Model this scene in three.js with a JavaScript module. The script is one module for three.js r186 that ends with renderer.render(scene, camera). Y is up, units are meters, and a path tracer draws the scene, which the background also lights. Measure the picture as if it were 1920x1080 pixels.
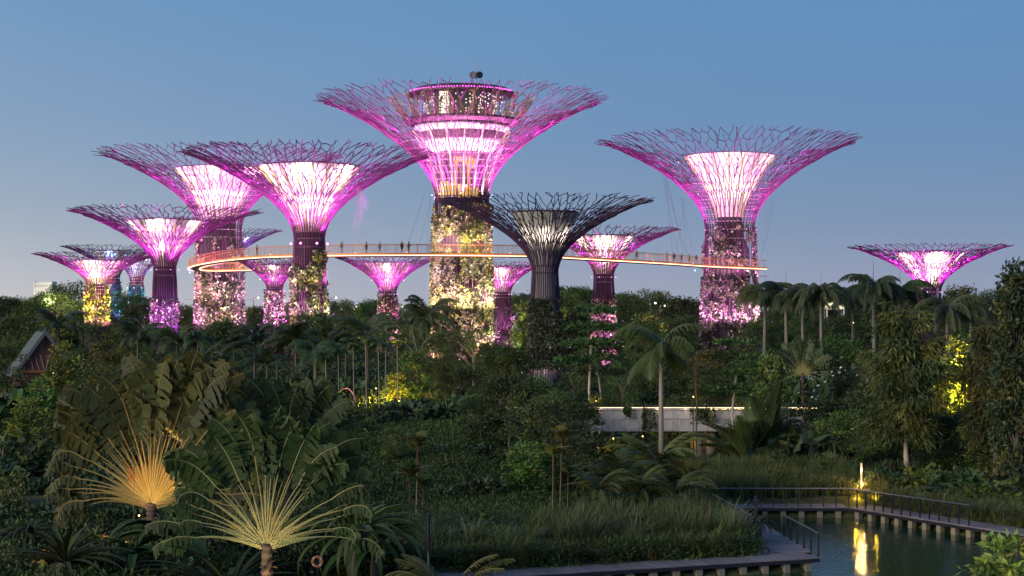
import * as THREE from 'three';
import { mergeGeometries } from 'three/addons/utils/BufferGeometryUtils.js';
import { RoundedBoxGeometry } from 'three/addons/geometries/RoundedBoxGeometry.js';
import { MarchingCubes } from 'three/addons/objects/MarchingCubes.js';

// ------------------------------------------------------------------ camera, sky, sun, exposure
const F = 3000, HC = 11, HORIZON = 600;            // focal length and horizon in photo pixels, eye height in metres
const scene = new THREE.Scene();
const camera = new THREE.PerspectiveCamera(2 * Math.atan(540 / F) * 180 / Math.PI, 1920 / 1080, 1, 6000);
camera.position.set(0, HC, 0);
camera.lookAt(0, HC, -100);
camera.setViewOffset(1920, 1080, 0, 540 - HORIZON, 1920, 1080);   // lens shift: verticals stay upright

const sky = makeSky();
scene.background = sky;
scene.environment = sky;
const sun = new THREE.DirectionalLight(new THREE.Color(1, 0.90, 0.70), 3.1);   // the last afterglow, sun already down on the left
sun.position.set(-160, 52, -20);
sun.target.position.set(0, 0, -150);
sun.castShadow = true;
sun.shadow.radius = 60;
sun.shadow.camera.left = sun.shadow.camera.bottom = -200;
sun.shadow.camera.right = sun.shadow.camera.top = 200;
sun.shadow.camera.far = 800;
scene.add(sun, sun.target);

const renderer = new THREE.WebGLRenderer({ antialias: true });
renderer.toneMapping = THREE.LinearToneMapping;
renderer.toneMappingExposure = 1.0;
renderer.shadowMap.enabled = true;

function makeSky() {
  const W = 512, H = 256, data = new Float32Array(W * H * 4);
  const key = [[-90, .10, .12, .14], [0, .33, .355, .465], [1.5, .285, .335, .475], [3.5, .205, .300, .46], [6.5, .152, .280, .485], [11, .122, .278, .51], [22, .10, .235, .47], [45, .085, .175, .34], [90, .07, .14, .27]];
  for (let r = 0; r < H; r++) {
    const el = ((r + .5) / H - .5) * 180;
    let k = 0; while (k < key.length - 2 && el > key[k + 1][0]) k++;
    const t = Math.min(1, Math.max(0, (el - key[k][0]) / (key[k + 1][0] - key[k][0])));
    for (let c = 0; c < W; c++) {
      const a = ((c + .5) / W - .5) * 2 * Math.PI, x = Math.cos(a), z = Math.sin(a);
      // afterglow round the place where the sun went down, far to the left
      const g = Math.max(0, x * -.90 + z * -.436), glow = Math.pow(g, 2.8) * Math.exp(-Math.max(0, el) / 6.5) * (el > 0 ? 1 : .3);
      const o = (r * W + c) * 4;
      data[o] = key[k][1] + (key[k + 1][1] - key[k][1]) * t + glow * .78;
      data[o + 1] = key[k][2] + (key[k + 1][2] - key[k][2]) * t + glow * .66;
      data[o + 2] = key[k][3] + (key[k + 1][3] - key[k][3]) * t + glow * .34;
      const hz = 1 + .045 * (fbm(c * .09 + 7, r * .22) - .5) + .03 * (fbm(c * .4, r * .9) - .5);   // faint uneven haze
      data[o] *= hz; data[o + 1] *= hz; data[o + 2] *= hz;
      data[o + 3] = 1;
    }
  }
  const t = new THREE.DataTexture(data, W, H, THREE.RGBAFormat, THREE.FloatType);
  t.mapping = THREE.EquirectangularReflectionMapping;
  t.magFilter = THREE.LinearFilter;
  t.needsUpdate = true;
  return t;
}

// ------------------------------------------------------------------ helpers
let seedN = 1;
function rng(s) { let a = s * 7919 + 17; return () => { a = (a + 0x6d2b79f5) | 0; let t = Math.imul(a ^ (a >>> 15), 1 | a); t = (t + Math.imul(t ^ (t >>> 7), 61 | t)) ^ t; return ((t ^ (t >>> 14)) >>> 0) / 4294967296; }; }
const V = (x, y, z) => new THREE.Vector3(x, y, z);
function lerp(a, b, t) { return a + (b - a) * t; }
const clamp = (x, a = 0, b = 1) => Math.min(b, Math.max(a, x));
const smooth = (x, a, b) => { const t = clamp((x - a) / (b - a)); return t * t * (3 - 2 * t); };
const X = (px, d) => (px - 960) * d / F;
const Y = (py, d) => HC + (HORIZON - py) * d / F;
function h2(x, y) { const n = Math.sin(x * 127.1 + y * 311.7) * 43758.5453; return n - Math.floor(n); }
function noise(x, y) {
  const ix = Math.floor(x), iy = Math.floor(y), fx = x - ix, fy = y - iy, u = fx * fx * (3 - 2 * fx), v = fy * fy * (3 - 2 * fy);
  return lerp(lerp(h2(ix, iy), h2(ix + 1, iy), u), lerp(h2(ix, iy + 1), h2(ix + 1, iy + 1), u), v);
}
function fbm(x, y) { return noise(x, y) * .55 + noise(x * 2.1 + 5, y * 2.1) * .28 + noise(x * 4.3, y * 4.3 + 9) * .17; }

const taken = new Map();
function numbered(name) { const n = taken.get(name) ?? 0; taken.set(name, n + 1); return n ? name + '_' + String(n).padStart(3, '0') : name; }
function tag(o, label, category, group, kind) {
  if (label) o.userData.label = label;
  if (category) o.userData.category = category;
  if (group) o.userData.group = group;
  if (kind) o.userData.kind = kind;
  return o;
}
function thing(name, label, category, pos, turn = 0, group) {
  const o = new THREE.Group(); o.name = numbered(name);
  o.position.copy(pos); o.rotation.y = turn;
  tag(o, label, category, group); scene.add(o);
  return o;
}
function mesh(name, geo, mat, parent) {
  const m = new THREE.Mesh(geo, mat); m.name = parent === scene ? numbered(name) : name; m.castShadow = m.receiveShadow = true;
  parent.add(m); return m;
}

class MB {                                           // collects triangles with vertex colours into one geometry
  constructor() { this.p = []; this.c = []; this.i = []; this.n = 0; }
  v(a, col) { this.p.push(a.x, a.y, a.z); this.c.push(col[0], col[1], col[2]); return this.n++; }
  tri(a, b, c) { this.i.push(a, b, c); }
  quad(a, b, c, d, col) { const k = [a, b, c, d].map((q) => this.v(q, col)); this.tri(k[0], k[1], k[2]); this.tri(k[0], k[2], k[3]); }
  tube(pts, rad, sides, col, cap = false) {
    const n = pts.length, t = V(), up = V(), sd = V(), q = V(), rings = [];
    t.subVectors(pts[1], pts[0]).normalize();
    up.set(Math.abs(t.y) > .9 ? 1 : 0, Math.abs(t.y) > .9 ? 0 : 1, 0); sd.crossVectors(t, up).normalize(); up.crossVectors(sd, t).normalize();
    for (let k = 0; k < n; k++) {
      t.subVectors(pts[Math.min(n - 1, k + 1)], pts[Math.max(0, k - 1)]).normalize();
      sd.crossVectors(t, up).normalize(); up.crossVectors(sd, t).normalize();
      const r = typeof rad === 'number' ? rad : Array.isArray(rad) ? rad[k] : rad(k / (n - 1)), cc = typeof col === 'function' ? col(k / (n - 1), pts[k]) : col, ring = [];
      for (let s = 0; s < sides; s++) { const a = s / sides * Math.PI * 2; q.copy(pts[k]).addScaledVector(sd, Math.cos(a) * r).addScaledVector(up, Math.sin(a) * r); ring.push(this.v(q, cc)); }
      rings.push(ring);
    }
    for (let k = 0; k + 1 < n; k++) for (let s = 0; s < sides; s++) { const a = rings[k][s], b = rings[k][(s + 1) % sides], c = rings[k + 1][(s + 1) % sides], d = rings[k + 1][s]; this.tri(a, b, c); this.tri(a, c, d); }
    if (cap) for (const [ring, flip] of [[rings[0], 1], [rings[n - 1], 0]]) for (let s = 1; s + 1 < sides; s++) flip ? this.tri(ring[0], ring[s + 1], ring[s]) : this.tri(ring[0], ring[s], ring[s + 1]);
  }
  leaf(o, dir, side, len, wid, fold, col) {          // a folded diamond leaf; dir and side unit vectors
    const nx = V().crossVectors(dir, side), m = o.clone().addScaledVector(dir, len * .48);
    const a = this.v(o, col), l = this.v(m.clone().addScaledVector(side, wid / 2).addScaledVector(nx, fold * wid), col), t = this.v(o.clone().addScaledVector(dir, len), col), r = this.v(m.addScaledVector(side, -wid / 2).addScaledVector(nx, fold * wid), col);
    this.tri(a, l, t); this.tri(a, t, r);
  }
  strip(pts, sides, wid, col) {                      // a ribbon along pts, half widths wid(t), sides[k] its across direction
    let pa, pb;
    pts.forEach((p, k) => {
      const t = k / (pts.length - 1), w = wid(t), cc = typeof col === 'function' ? col(t) : col, a = this.v(p.clone().addScaledVector(sides[k], w), cc), b = this.v(p.clone().addScaledVector(sides[k], -w), cc);
      if (k) { this.tri(pa, a, b); this.tri(pa, b, pb); }
      pa = a; pb = b;
    });
  }
  box(x, y, z, w, h, d, col) {
    const g = new THREE.BoxGeometry(w, h, d), p = g.attributes.position, b = this.n;
    for (let k = 0; k < p.count; k++) this.v(V(p.getX(k) + x, p.getY(k) + y, p.getZ(k) + z), col);
    for (let k = 0; k < g.index.count; k++) this.i.push(g.index.array[k] + b);
  }
  geo() {
    const g = new THREE.BufferGeometry();
    g.setAttribute('position', new THREE.Float32BufferAttribute(this.p, 3));
    g.setAttribute('color', new THREE.Float32BufferAttribute(this.c, 3));
    g.setIndex(this.i); g.computeVertexNormals();
    return g;
  }
}
function randDir(R) { const y = R() * 2 - 1, a = R() * Math.PI * 2, s = Math.sqrt(1 - y * y); return V(s * Math.cos(a), y, s * Math.sin(a)); }
function across(d, R) { const s = V().crossVectors(d, randDir(R)); return s.lengthSq() < 1e-4 ? V(1, 0, 0) : s.normalize(); }

// ------------------------------------------------------------------ textures and materials
function texture(w, h, fn, srgb = true) {
  const d = new Uint8Array(w * h * 4);
  for (let y = 0; y < h; y++) for (let x = 0; x < w; x++) { const c = fn(x / w, y / h), o = (y * w + x) * 4; d[o] = c[0] * 255; d[o + 1] = c[1] * 255; d[o + 2] = c[2] * 255; d[o + 3] = 255; }
  const t = new THREE.DataTexture(d, w, h); t.wrapS = t.wrapT = THREE.RepeatWrapping; t.magFilter = THREE.LinearFilter; if (srgb) t.colorSpace = THREE.SRGBColorSpace; t.needsUpdate = true; return t;
}
const lin = (r, g, b) => new THREE.Color().setRGB(r, g, b);
const std = (col, rough = .8, extra = {}) => new THREE.MeshStandardMaterial({ color: Array.isArray(col) ? lin(...col) : col, roughness: rough, ...extra });
const M = {
  leaf: new THREE.MeshPhysicalMaterial({ color: 0xffffff, vertexColors: true, roughness: .62, transmission: .3, thickness: 0, specularIntensity: .6 }),
  glossLeaf: new THREE.MeshPhysicalMaterial({ color: 0xffffff, vertexColors: true, roughness: .58, specularIntensity: .45, transmission: .22, thickness: 0 }),
  bark: std(0xffffff, .9, { vertexColors: true }),
  painted: std(0xffffff, .45, { vertexColors: true, metalness: .15 }),
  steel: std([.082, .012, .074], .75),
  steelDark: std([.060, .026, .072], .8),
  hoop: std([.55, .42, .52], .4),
  funnel: std([.80, .79, .77], .75),
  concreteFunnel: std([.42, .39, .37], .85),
  core: std([.040, .028, .038], .9),
  planting: new THREE.MeshPhysicalMaterial({ color: 0xffffff, vertexColors: true, roughness: .55, transmission: .25, thickness: 0 }),
  pinkLamp: std([.1, .1, .1], .4, { emissive: lin(1, .35, .95), emissiveIntensity: 3 }),
  whiteLamp: std([.1, .1, .1], .4, { emissive: lin(1, .93, .85), emissiveIntensity: 4 }),
  warmLamp: std([.1, .1, .1], .4, { emissive: lin(1, .62, .22), emissiveIntensity: 4 }),
  blueLamp: std([.1, .1, .1], .4, { emissive: lin(.35, .5, 1), emissiveIntensity: 3 }),
  strip: std([.1, .1, .1], .4, { emissive: lin(1, .50, .30), emissiveIntensity: 4.5 }),
  deckSteel: std([.52, .19, .055], .5, { metalness: .1 }),
  rail: std([.62, .25, .08], .5),
  railDark: std([.035, .03, .045], .45, { metalness: .4 }),
  glass: new THREE.MeshPhysicalMaterial({ color: 0xffffff, roughness: .05, transmission: 1, thickness: 0 }),
  pile: std([.26, .21, .16], .9),
};
M.concrete = std(0xffffff, .85, { map: texture(256, 256, (u, v) => { const n = .60 + .16 * fbm(u * 9, v * 3) + .10 * fbm(u * 40, v * 40) - .10 * smooth(fbm(u * 30, v * 1.4), .55, .8); return [n * .98, n * .965, n]; }) });
M.wood = std(0xffffff, .75, { map: texture(256, 128, (u, v) => { const n = .40 + .16 * fbm(u * 3, v * 60) + .10 * fbm(u * 12, v * 12); return [n * 1.03, n * .98, n * 1.0]; }) });
M.groundTex = texture(512, 512, (u, v) => { const n = fbm(u * 24, v * 24), k = fbm(u * 7 + 3, v * 7); return [.17 + .13 * n + .05 * k, .22 + .12 * n, .12 + .06 * n]; });
M.ground = std(0xffffff, .97, { map: M.groundTex });

// ------------------------------------------------------------------ terrain, lake
function leg4x(d) { return 20.2 + (97 - d) * .536; }
function lakeDepth(x, d) {                            // positive inside the lake, in metres from the shore, roughly
  const a = Math.min(69.9 + (x + 2.1) * .375 - d, x + 9);          // the open water in front of the first walk
  const b = Math.min(96.6 - d, x - 14.2 + (d - 76) * .045, leg4x(d) + .4 - x);   // the bay between the walks
  const c = Math.min(76 - d, leg4x(d) + .4 - x, x - 2);
  return Math.max(a, b, Math.min(c, 69.9 + (Math.min(x, 14.7) + 2.1) * .375 - d + 0));
}
function ground(x, z) {
  const d = -z;
  let h = .05 + .25 * (fbm(x * .13 + 40, d * .13) - .5);
  h += 3.1 * smooth(d, 84, 122) * (1 - smooth(x, -5, 5));
  h += 1.0 * smooth(-x, 7, 16) * (1 - smooth(d, 90, 120));
  h += 1.3 * smooth(d, 150, 200) * smooth(x, -4, 8);
  h -= 1.6 * smooth(d, 112, 122) * (1 - smooth(d, 138, 150)) * smooth(x, 3, 9) * (1 - smooth(x, 24, 32)); // the dip under the footbridge
  const l = lakeDepth(x, d);
  return lerp(lerp(h, -.62, smooth(l, -2.5, -1.7)), -2.6, smooth(l, -.6, 1.6));
}
{
  const xs = [], ds = [];
  for (let x = -3000; x < -90;) { xs.push(x); x += Math.max(4, (-80 - x) * .22); }
  for (let x = -90; x <= 90; x += 1.25) xs.push(x);
  for (let x = 94; x < 3000;) { xs.push(x); x += Math.max(4, (x - 80) * .22); }
  xs.push(3000);
  for (let d = -400; d < 30;) { ds.push(d); d += Math.max(6, (30 - d) * .2); }
  for (let d = 30; d <= 160; d += 1) ds.push(d);
  for (let d = 163; d < 5000;) { ds.push(d); d += Math.max(3, (d - 140) * .12); }
  ds.push(5000);
  const p = [], uv = [], idx = [], nx = xs.length;
  for (const d of ds) for (const x of xs) { p.push(x, ground(x, -d), -d); uv.push(x / 9, d / 9); }
  for (let j = 0; j + 1 < ds.length; j++) for (let i = 0; i + 1 < nx; i++) { const a = j * nx + i; idx.push(a, a + 1, a + nx + 1, a, a + nx + 1, a + nx); }
  const g = new THREE.BufferGeometry();
  g.setAttribute('position', new THREE.Float32BufferAttribute(p, 3)); g.setAttribute('uv', new THREE.Float32BufferAttribute(uv, 2)); g.setIndex(idx); g.computeVertexNormals();
  tag(mesh('ground', g, M.ground, scene), 'dark planted ground of the gardens', null, null, 'structure');
  const wt = texture(512, 512, (u, v) => { const n = .5 + .5 * (fbm(u * 22, v * 22) - .5) + .25 * (fbm(u * 64, v * 64) - .5); return [n, n, n]; }, false);
  const wg = new THREE.PlaneGeometry(130, 130, 1, 1).rotateX(-Math.PI / 2), wu = wg.attributes.uv;
  for (let k = 0; k < wu.count; k++) wu.setXY(k, wu.getX(k) * 22, wu.getY(k) * 22);
  const wm = new THREE.MeshPhysicalMaterial({ color: lin(.018, .050, .026), roughness: .07, bumpMap: wt, bumpScale: .02, specularIntensity: 1 });
  const w = mesh('water', wg, wm, scene); w.position.set(40, -.95, -40);
  tag(w, 'still dark green lake water', null, null, 'structure');
}

// ------------------------------------------------------------------ lamps
const lensGeo = new THREE.SphereGeometry(.17, 10, 6);
function flood(root, pos, target, color, I, angle, mat, show = 1) {   // a floodlight: glowing lens with the light inside it
  const o = mesh('floodlight', lensGeo, mat, root); o.position.copy(pos); o.scale.setScalar(show);
  const s = new THREE.SpotLight(color, I, 0, angle, .7, 2); s.name = 'floodlight'; s.position.copy(pos); s.castShadow = true; s.shadow.radius = 8;
  s.target.position.copy(target); root.add(s, s.target);
  return o;
}
function bulb(root, pos, color, I, mat, r = .12, name = 'lamp') {
  const o = mesh(name, lensGeo, mat, root); o.position.copy(pos); o.scale.setScalar(r / .17);
  const s = new THREE.PointLight(color, I, 0, 2); s.name = name; s.position.copy(pos); s.castShadow = true; s.shadow.radius = 5; root.add(s);
  return o;
}

// ------------------------------------------------------------------ the tree-shaped towers
const MAG = lin(1, .065, .86), WHITE = lin(1, .94, .80), WARM = lin(1, .6, .2), PINK = lin(1, .55, .75);
function tower(o) {
  const s = o.d / F, R = rng(o.seed), base = V(X(o.cx, o.d), 0, -o.d);
  base.y = ground(base.x, base.z) - .3;
  const y = (py) => Y(py, o.d) - base.y, H = y(o.rimY), yn = y(o.neckY), rn = o.rn * s, rb = o.rb * s, Rr = o.R * s, pw = o.pw ?? 2.0;
  const t = thing('tree_tower', o.label, 'tower', base, 0, 'tree-shaped towers');
  const prof = (u) => u <= 1 ? [rn + (Rr - rn) * Math.pow(Math.max(0, u), pw), yn + u * (H - yn)] : [Rr + (u - 1) * Rr * 1.1, H + (u - 1) * (H - yn) * .12];
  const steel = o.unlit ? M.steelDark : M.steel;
  const fT = y(o.fTop), fB = y(o.fBot), fr = o.fr * s, fb = o.fb * s;
  const fRad = (h) => fb + (fr - fb) * Math.pow(clamp((h - fB) / (fT - fB)), 1.45);
  // ribs
  const N = Math.round((o.N ?? 26) * 1.55), M2 = N * 2, w = Math.PI * 2 / M2, K = (o.K ?? 6) + 1, br = o.bar ?? .088, u0 = o.u0 ?? .34;
  const us = []; for (let k = 0; k <= K; k++) us.push(u0 + (1 - u0) * Math.pow(k / K, .9));
  const jit = (k, j) => { j = ((j % M2) + M2) % M2; return [(h2(k * 7.3 + o.seed, j * 3.1) - .5) * .56, (h2(k * 2.7 + 40, j * 5.9 + o.seed) - .5) * .62 * (1 - u0) / K]; };
  const at = (u, a) => { const [r, h] = prof(u); return V(Math.sin(a) * r, h, Math.cos(a) * r); };
  const q = rng(o.seed * 31), one = [1, 1, 1];
  for (let n = 0; n < N; n++) {
    // one rib: a stem up the trunk that forks in two at the flare, each half then carrying one column of the net
    const b = new MB(), uf = .16 + h2(n, o.seed) * .12, stem = [V(0, 0, rb + .22), V(0, yn * .5, lerp(rb, rn, .72) + .22), V(0, yn * .85, rn + .16)];
    for (let k = 0; k <= 5; k++) stem.push(at(uf * k / 5, 0));
    b.tube(stem, br * 1.15, 4, one);
    const node = (k, c) => { const e = jit(k, c); return [us[k] + e[1], ((c - 2 * n - .5) + (k % 2 ? .5 : 0) + e[0]) * w]; };
    for (const c of [2 * n, 2 * n + 1]) {
      const s0 = node(0, c), arc = []; for (let k = 0; k <= 4; k++) { const f = k / 4; arc.push(at(lerp(uf, s0[0], f), s0[1] * Math.pow(f, .7))); }
      b.tube(arc, br * .95, 4, one);
      for (let k = 0; k <= K; k++) {
        const [uu, ang] = node(k, c);
        if (k === K) { if (q() < .75) b.tube([at(uu, ang), at(uu + .02 + q() * .05, ang + (q() - .5) * .6 * w)], br * .62, 4, one); continue; }
        const du = us[k + 1] - us[k], sa = ang + (q() - .5) * .24 * w, su = uu + du * (.22 + q() * .26), foot = at(su, sa);
        b.tube([at(uu, ang), foot], br * lerp(.95, .78, k / K), 4, one);
        for (const [i, j] of (k % 2 ? [c, c + 1] : [c - 1, c]).entries()) {
          const pick = h2(k * 1.7 + 9 + o.seed, (((j % M2) + M2) % M2) * 2.3), both = k < 1 ? .9 : .68;   // every node keeps at least one of its two branches
          if (pick > both && (pick < (1 + both) / 2) === (i === 0)) continue;
          const [nu, na] = node(k + 1, j), cut = false;
          const e = cut ? at(lerp(su, nu, .65), lerp(sa, na, .6)) : at(nu, na);
          if (cut && k > K - 3) e.y += (q() - .3) * .6;
          b.tube([foot, e], br * lerp(.9, .7, k / K), 4, one);
        }
        if (k > 0 && q() < (k > K - 5 ? .7 : .3)) { const tip = at(su + .05 + q() * .08, sa + (q() - .5) * 1.3 * w); tip.y += (q() - .5) * .35; b.tube([foot, tip], br * .6, 4, one); }
      }
    }
    mesh('rib', b.geo(), steel, t).rotation.y = n * Math.PI * 2 / N;
  }
  // hoops
  const hz = o.hoops ?? [-.10, .0, .09, .17, .25, .33, .42, .50];
  for (const u of hz) { const [r, h] = prof(u); const g = mesh('hoop', new THREE.TorusGeometry(r - .10, .07, 5, 56).rotateX(Math.PI / 2), o.unlit ? M.steelDark : M.hoop, t); g.position.y = h; }
  // the inner funnel, open at the top, with a rolled lip
  if (o.funnel !== false) {
    const pts = []; for (let k = 0; k <= 16; k++) { const h = lerp(fB, fT, k / 16); pts.push(new THREE.Vector2(fRad(h), h)); }
    pts.push(new THREE.Vector2(fr + .06, fT + .12), new THREE.Vector2(fr - .2, fT + .12)); for (let k = 16; k >= 6; k--) { const h = lerp(fB, fT, k / 16); pts.push(new THREE.Vector2(fRad(h) - .22, h)); }
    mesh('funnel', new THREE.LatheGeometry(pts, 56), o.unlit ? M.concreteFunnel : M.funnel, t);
    const rim = mesh('funnel_rim', new THREE.TorusGeometry(fr + .05, .1, 6, 56).rotateX(Math.PI / 2), steel, t); rim.position.y = fT + .1;
    const seams = new MB(); for (let n = 0; n < 18; n++) { const a = n / 18 * Math.PI * 2 + .2, ps = []; for (let k = 0; k <= 8; k++) { const h = lerp(fB, fT, k / 8), r = fRad(h) + .10; ps.push(V(Math.sin(a) * r, h, Math.cos(a) * r)); } seams.tube(ps, .13, 4, [1, 1, 1]); }
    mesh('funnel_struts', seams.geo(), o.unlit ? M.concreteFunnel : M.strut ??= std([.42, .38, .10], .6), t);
  }
  // the concrete core up to the funnel
  const cr = Math.min(fb, rn * .86);
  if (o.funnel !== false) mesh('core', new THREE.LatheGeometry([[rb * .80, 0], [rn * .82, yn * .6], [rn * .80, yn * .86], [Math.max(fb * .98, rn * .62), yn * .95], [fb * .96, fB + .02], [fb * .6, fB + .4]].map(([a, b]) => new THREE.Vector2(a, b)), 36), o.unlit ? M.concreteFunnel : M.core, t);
  else mesh('core', new THREE.LatheGeometry([[rb * .80, 0], [rn * .80, yn * .6], [rn * .80, yn * 1.0], [rn * .1, yn + .1]].map(([a, b]) => new THREE.Vector2(a, b)), 36), M.core, t);
  // planted panels on the trunk
  if (o.plant) {
    const b = new MB(), pt = y(o.plant.top), pb = y(o.plant.bot), n = o.plant.n, pal = o.plant.pal, q = rng(o.seed + 77);
    for (let k = 0, made = 0; made < n && k < n * 8; k++) {
      const a = q() * Math.PI * 2, f = q(), h = lerp(pb, pt, f);
      const dens = fbm(a * rn * .55 + o.seed * 9, h * .42 + o.seed) ;
      const cover = (o.plant.cover ?? .5) + .06 + .20 * (1 - f);
      if (dens > cover || Math.cos(a) < -.3) continue;
      made++;
      const r = lerp(rb, rn, clamp(h / yn)) + .02 + Math.abs(q() + q() - .9) * .45, p = V(Math.sin(a) * r, h, Math.cos(a) * r);
      const out = V(Math.sin(a), 0, Math.cos(a)), tone = fbm(a * 3.1 + o.seed, h * .3 + 50), c = pal[Math.floor(clamp(tone * 1.5 - .3 + (q() - .5) * .5, 0, .999) * pal.length)], m = .6 + q() * .8;
      const lush = fbm(a * rn * .9 + 31, h * .7 + o.seed * 5);        // pale rosettes keep together in clumps
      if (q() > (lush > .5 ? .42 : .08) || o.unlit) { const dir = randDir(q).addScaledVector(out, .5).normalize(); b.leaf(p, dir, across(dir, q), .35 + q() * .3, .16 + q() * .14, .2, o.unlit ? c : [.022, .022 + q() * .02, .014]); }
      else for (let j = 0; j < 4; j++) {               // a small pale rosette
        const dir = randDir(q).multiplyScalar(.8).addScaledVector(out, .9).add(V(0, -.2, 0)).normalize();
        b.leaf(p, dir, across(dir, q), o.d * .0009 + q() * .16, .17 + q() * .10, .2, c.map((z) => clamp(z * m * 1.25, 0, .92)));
      }
    }
    tag(mesh('planting', b.geo(), M.planting, t), null, null, null, 'stuff');
  }
  // floodlights
  const L = o.light;
  if (L) {
    const nW = L.n ?? 6, wc = L.white ?? WHITE, pc = L.mag ?? MAG, size = Rr / 20;
    for (const [u, rf, up, k] of o.unlit ? [[.46, .95, .62, 1]] : [[.40, .97, .40, .6], [.74, .80, .80, 1.0]]) for (let n = 0; n < nW && L.I; n++) {   // on the lattice, shining in at the funnel
      const a = n / nW * Math.PI * 2, [r, h] = prof(u), fh = lerp(fB, fT, up), q = Math.max(r * rf, fRad(fh) + 1.2);
      flood(t, V(Math.sin(a) * q, h - .1, Math.cos(a) * q), V(Math.sin(a) * fRad(fh) * .6, fh, Math.cos(a) * fRad(fh) * .6), wc, L.I * (up < .5 ? .85 : .66) * k * size * size, 1.1, L.wm ?? M.whiteLamp, .4);
    }
    const nM = L.m ?? 7, P = (L.P ?? 200) * size * size * 10.5;
    for (let n = 0; n < nM; n++) {                    // inside the neck, shining up and outward into the lattice
      const a = (n + .25) / nM * Math.PI * 2, [r, h] = prof(.10), [r2, h2] = prof(.80);
      flood(t, V(Math.sin(a) * (r - .4), h, Math.cos(a) * (r - .4)), V(Math.sin(a) * r2, h2, Math.cos(a) * r2), pc, P * .7, .42, L.pm ?? M.pinkLamp, .4);
    }
    for (let n = 0; n < nM; n++) {                    // on a collar outside the neck, shining up along the underside
      const a = (n + .6) / nM * Math.PI * 2, [r, h] = prof(L.mu ?? .0), [r2, h2] = prof(.62);
      flood(t, V(Math.sin(a) * (r + .5), h, Math.cos(a) * (r + .5)), V(Math.sin(a) * (r2 + .5), h2, Math.cos(a) * (r2 + .5)), pc, P * (L.out ?? .6), .8, L.pm ?? M.pinkLamp, L.show ?? .5);
    }
    for (let n = 0; n < nM; n++) {                    // and further out, between funnel and lattice
      const a = (n + .75) / nM * Math.PI * 2, [r, h] = prof(.62), [r2, h2] = prof(1.0);
      flood(t, V(Math.sin(a) * r * .93, h + .2, Math.cos(a) * r * .93), V(Math.sin(a) * r2, h2 + .3, Math.cos(a) * r2), pc, P * .45, .72, L.pm ?? M.pinkLamp, .4);
    }
    if (L.cols) {                                     // small lamps on brackets, washing the planted trunk
      const arm = new MB(), big = o.rb > 40, q3 = big ? 3.0 : 1.7;
      for (const [f, k] of [[-.06, 1.5], [.30, 1], [.64, .75]]) for (let n = 0; n < (big ? 5 : 3); n++) {
        const a = (big ? -68 + n * 34 : -58 + n * 58) * Math.PI / 180 + f * .5, h = lerp(y(o.plant.bot), y(o.plant.top), f), r0 = lerp(rb, rn, clamp(h / yn)), r = r0 + q3, h2 = h + (y(o.plant.top) - y(o.plant.bot)) * .22;
        flood(t, V(Math.sin(a) * r, h, Math.cos(a) * r), V(Math.sin(a) * rn * .9, h2, Math.cos(a) * rn * .9), L.cols[(n + Math.round(f * 4 + 1)) % L.cols.length], L.T * (big ? 17 : 5.5) * k, 1.15, L.pm ?? M.pinkLamp, .22);
        arm.tube([V(Math.sin(a) * r0, h - .3, Math.cos(a) * r0), V(Math.sin(a) * (r + .05), h - .05, Math.cos(a) * (r + .05))], .03, 4, [1, 1, 1]);
      }
      tag(mesh('lamp_brackets', arm.geo(), M.steelDark, t), null, null, null, 'stuff');
    }
    for (const [deg, rOff, py, col, I, tgt] of L.trunk ?? []) {   // round the foot, washing the planted trunk
      const a = deg * Math.PI / 180, r = rb + rOff, h = Math.max(.8, py ? y(py) : 0);
      flood(t, V(Math.sin(a) * r, h, Math.cos(a) * r), V(Math.sin(a) * rn * .8, y(tgt), Math.cos(a) * rn * .8), col, I, .8, M.whiteLamp, .5);
    }
  }
  return { t, s, prof, y, rn, rb, base, fRad };
}
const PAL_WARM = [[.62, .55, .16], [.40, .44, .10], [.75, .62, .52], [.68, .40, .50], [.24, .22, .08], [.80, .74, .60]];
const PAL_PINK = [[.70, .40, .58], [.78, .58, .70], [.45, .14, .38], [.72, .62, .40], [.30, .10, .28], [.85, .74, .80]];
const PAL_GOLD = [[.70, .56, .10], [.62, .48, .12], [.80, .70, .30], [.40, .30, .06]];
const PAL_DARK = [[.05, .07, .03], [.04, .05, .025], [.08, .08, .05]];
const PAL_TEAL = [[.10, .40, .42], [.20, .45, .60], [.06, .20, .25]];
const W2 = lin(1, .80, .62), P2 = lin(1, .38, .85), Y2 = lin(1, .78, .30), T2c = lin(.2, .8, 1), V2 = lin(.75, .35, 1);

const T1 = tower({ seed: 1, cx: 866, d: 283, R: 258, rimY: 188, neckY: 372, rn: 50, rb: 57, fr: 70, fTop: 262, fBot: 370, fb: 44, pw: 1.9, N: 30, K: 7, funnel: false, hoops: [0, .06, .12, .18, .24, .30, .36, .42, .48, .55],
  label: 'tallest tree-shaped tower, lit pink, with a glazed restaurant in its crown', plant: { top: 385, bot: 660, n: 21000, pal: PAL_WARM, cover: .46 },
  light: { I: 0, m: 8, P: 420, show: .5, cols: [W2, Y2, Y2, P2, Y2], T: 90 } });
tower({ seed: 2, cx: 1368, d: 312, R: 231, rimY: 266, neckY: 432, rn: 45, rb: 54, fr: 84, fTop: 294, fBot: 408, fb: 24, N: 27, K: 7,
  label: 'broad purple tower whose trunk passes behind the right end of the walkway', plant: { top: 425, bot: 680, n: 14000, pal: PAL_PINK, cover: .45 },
  light: { n: 6, I: 115, m: 7, P: 270, white: lin(1, .88, .74), cols: [PINK, W2, P2, PINK], T: 34 } });
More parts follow.
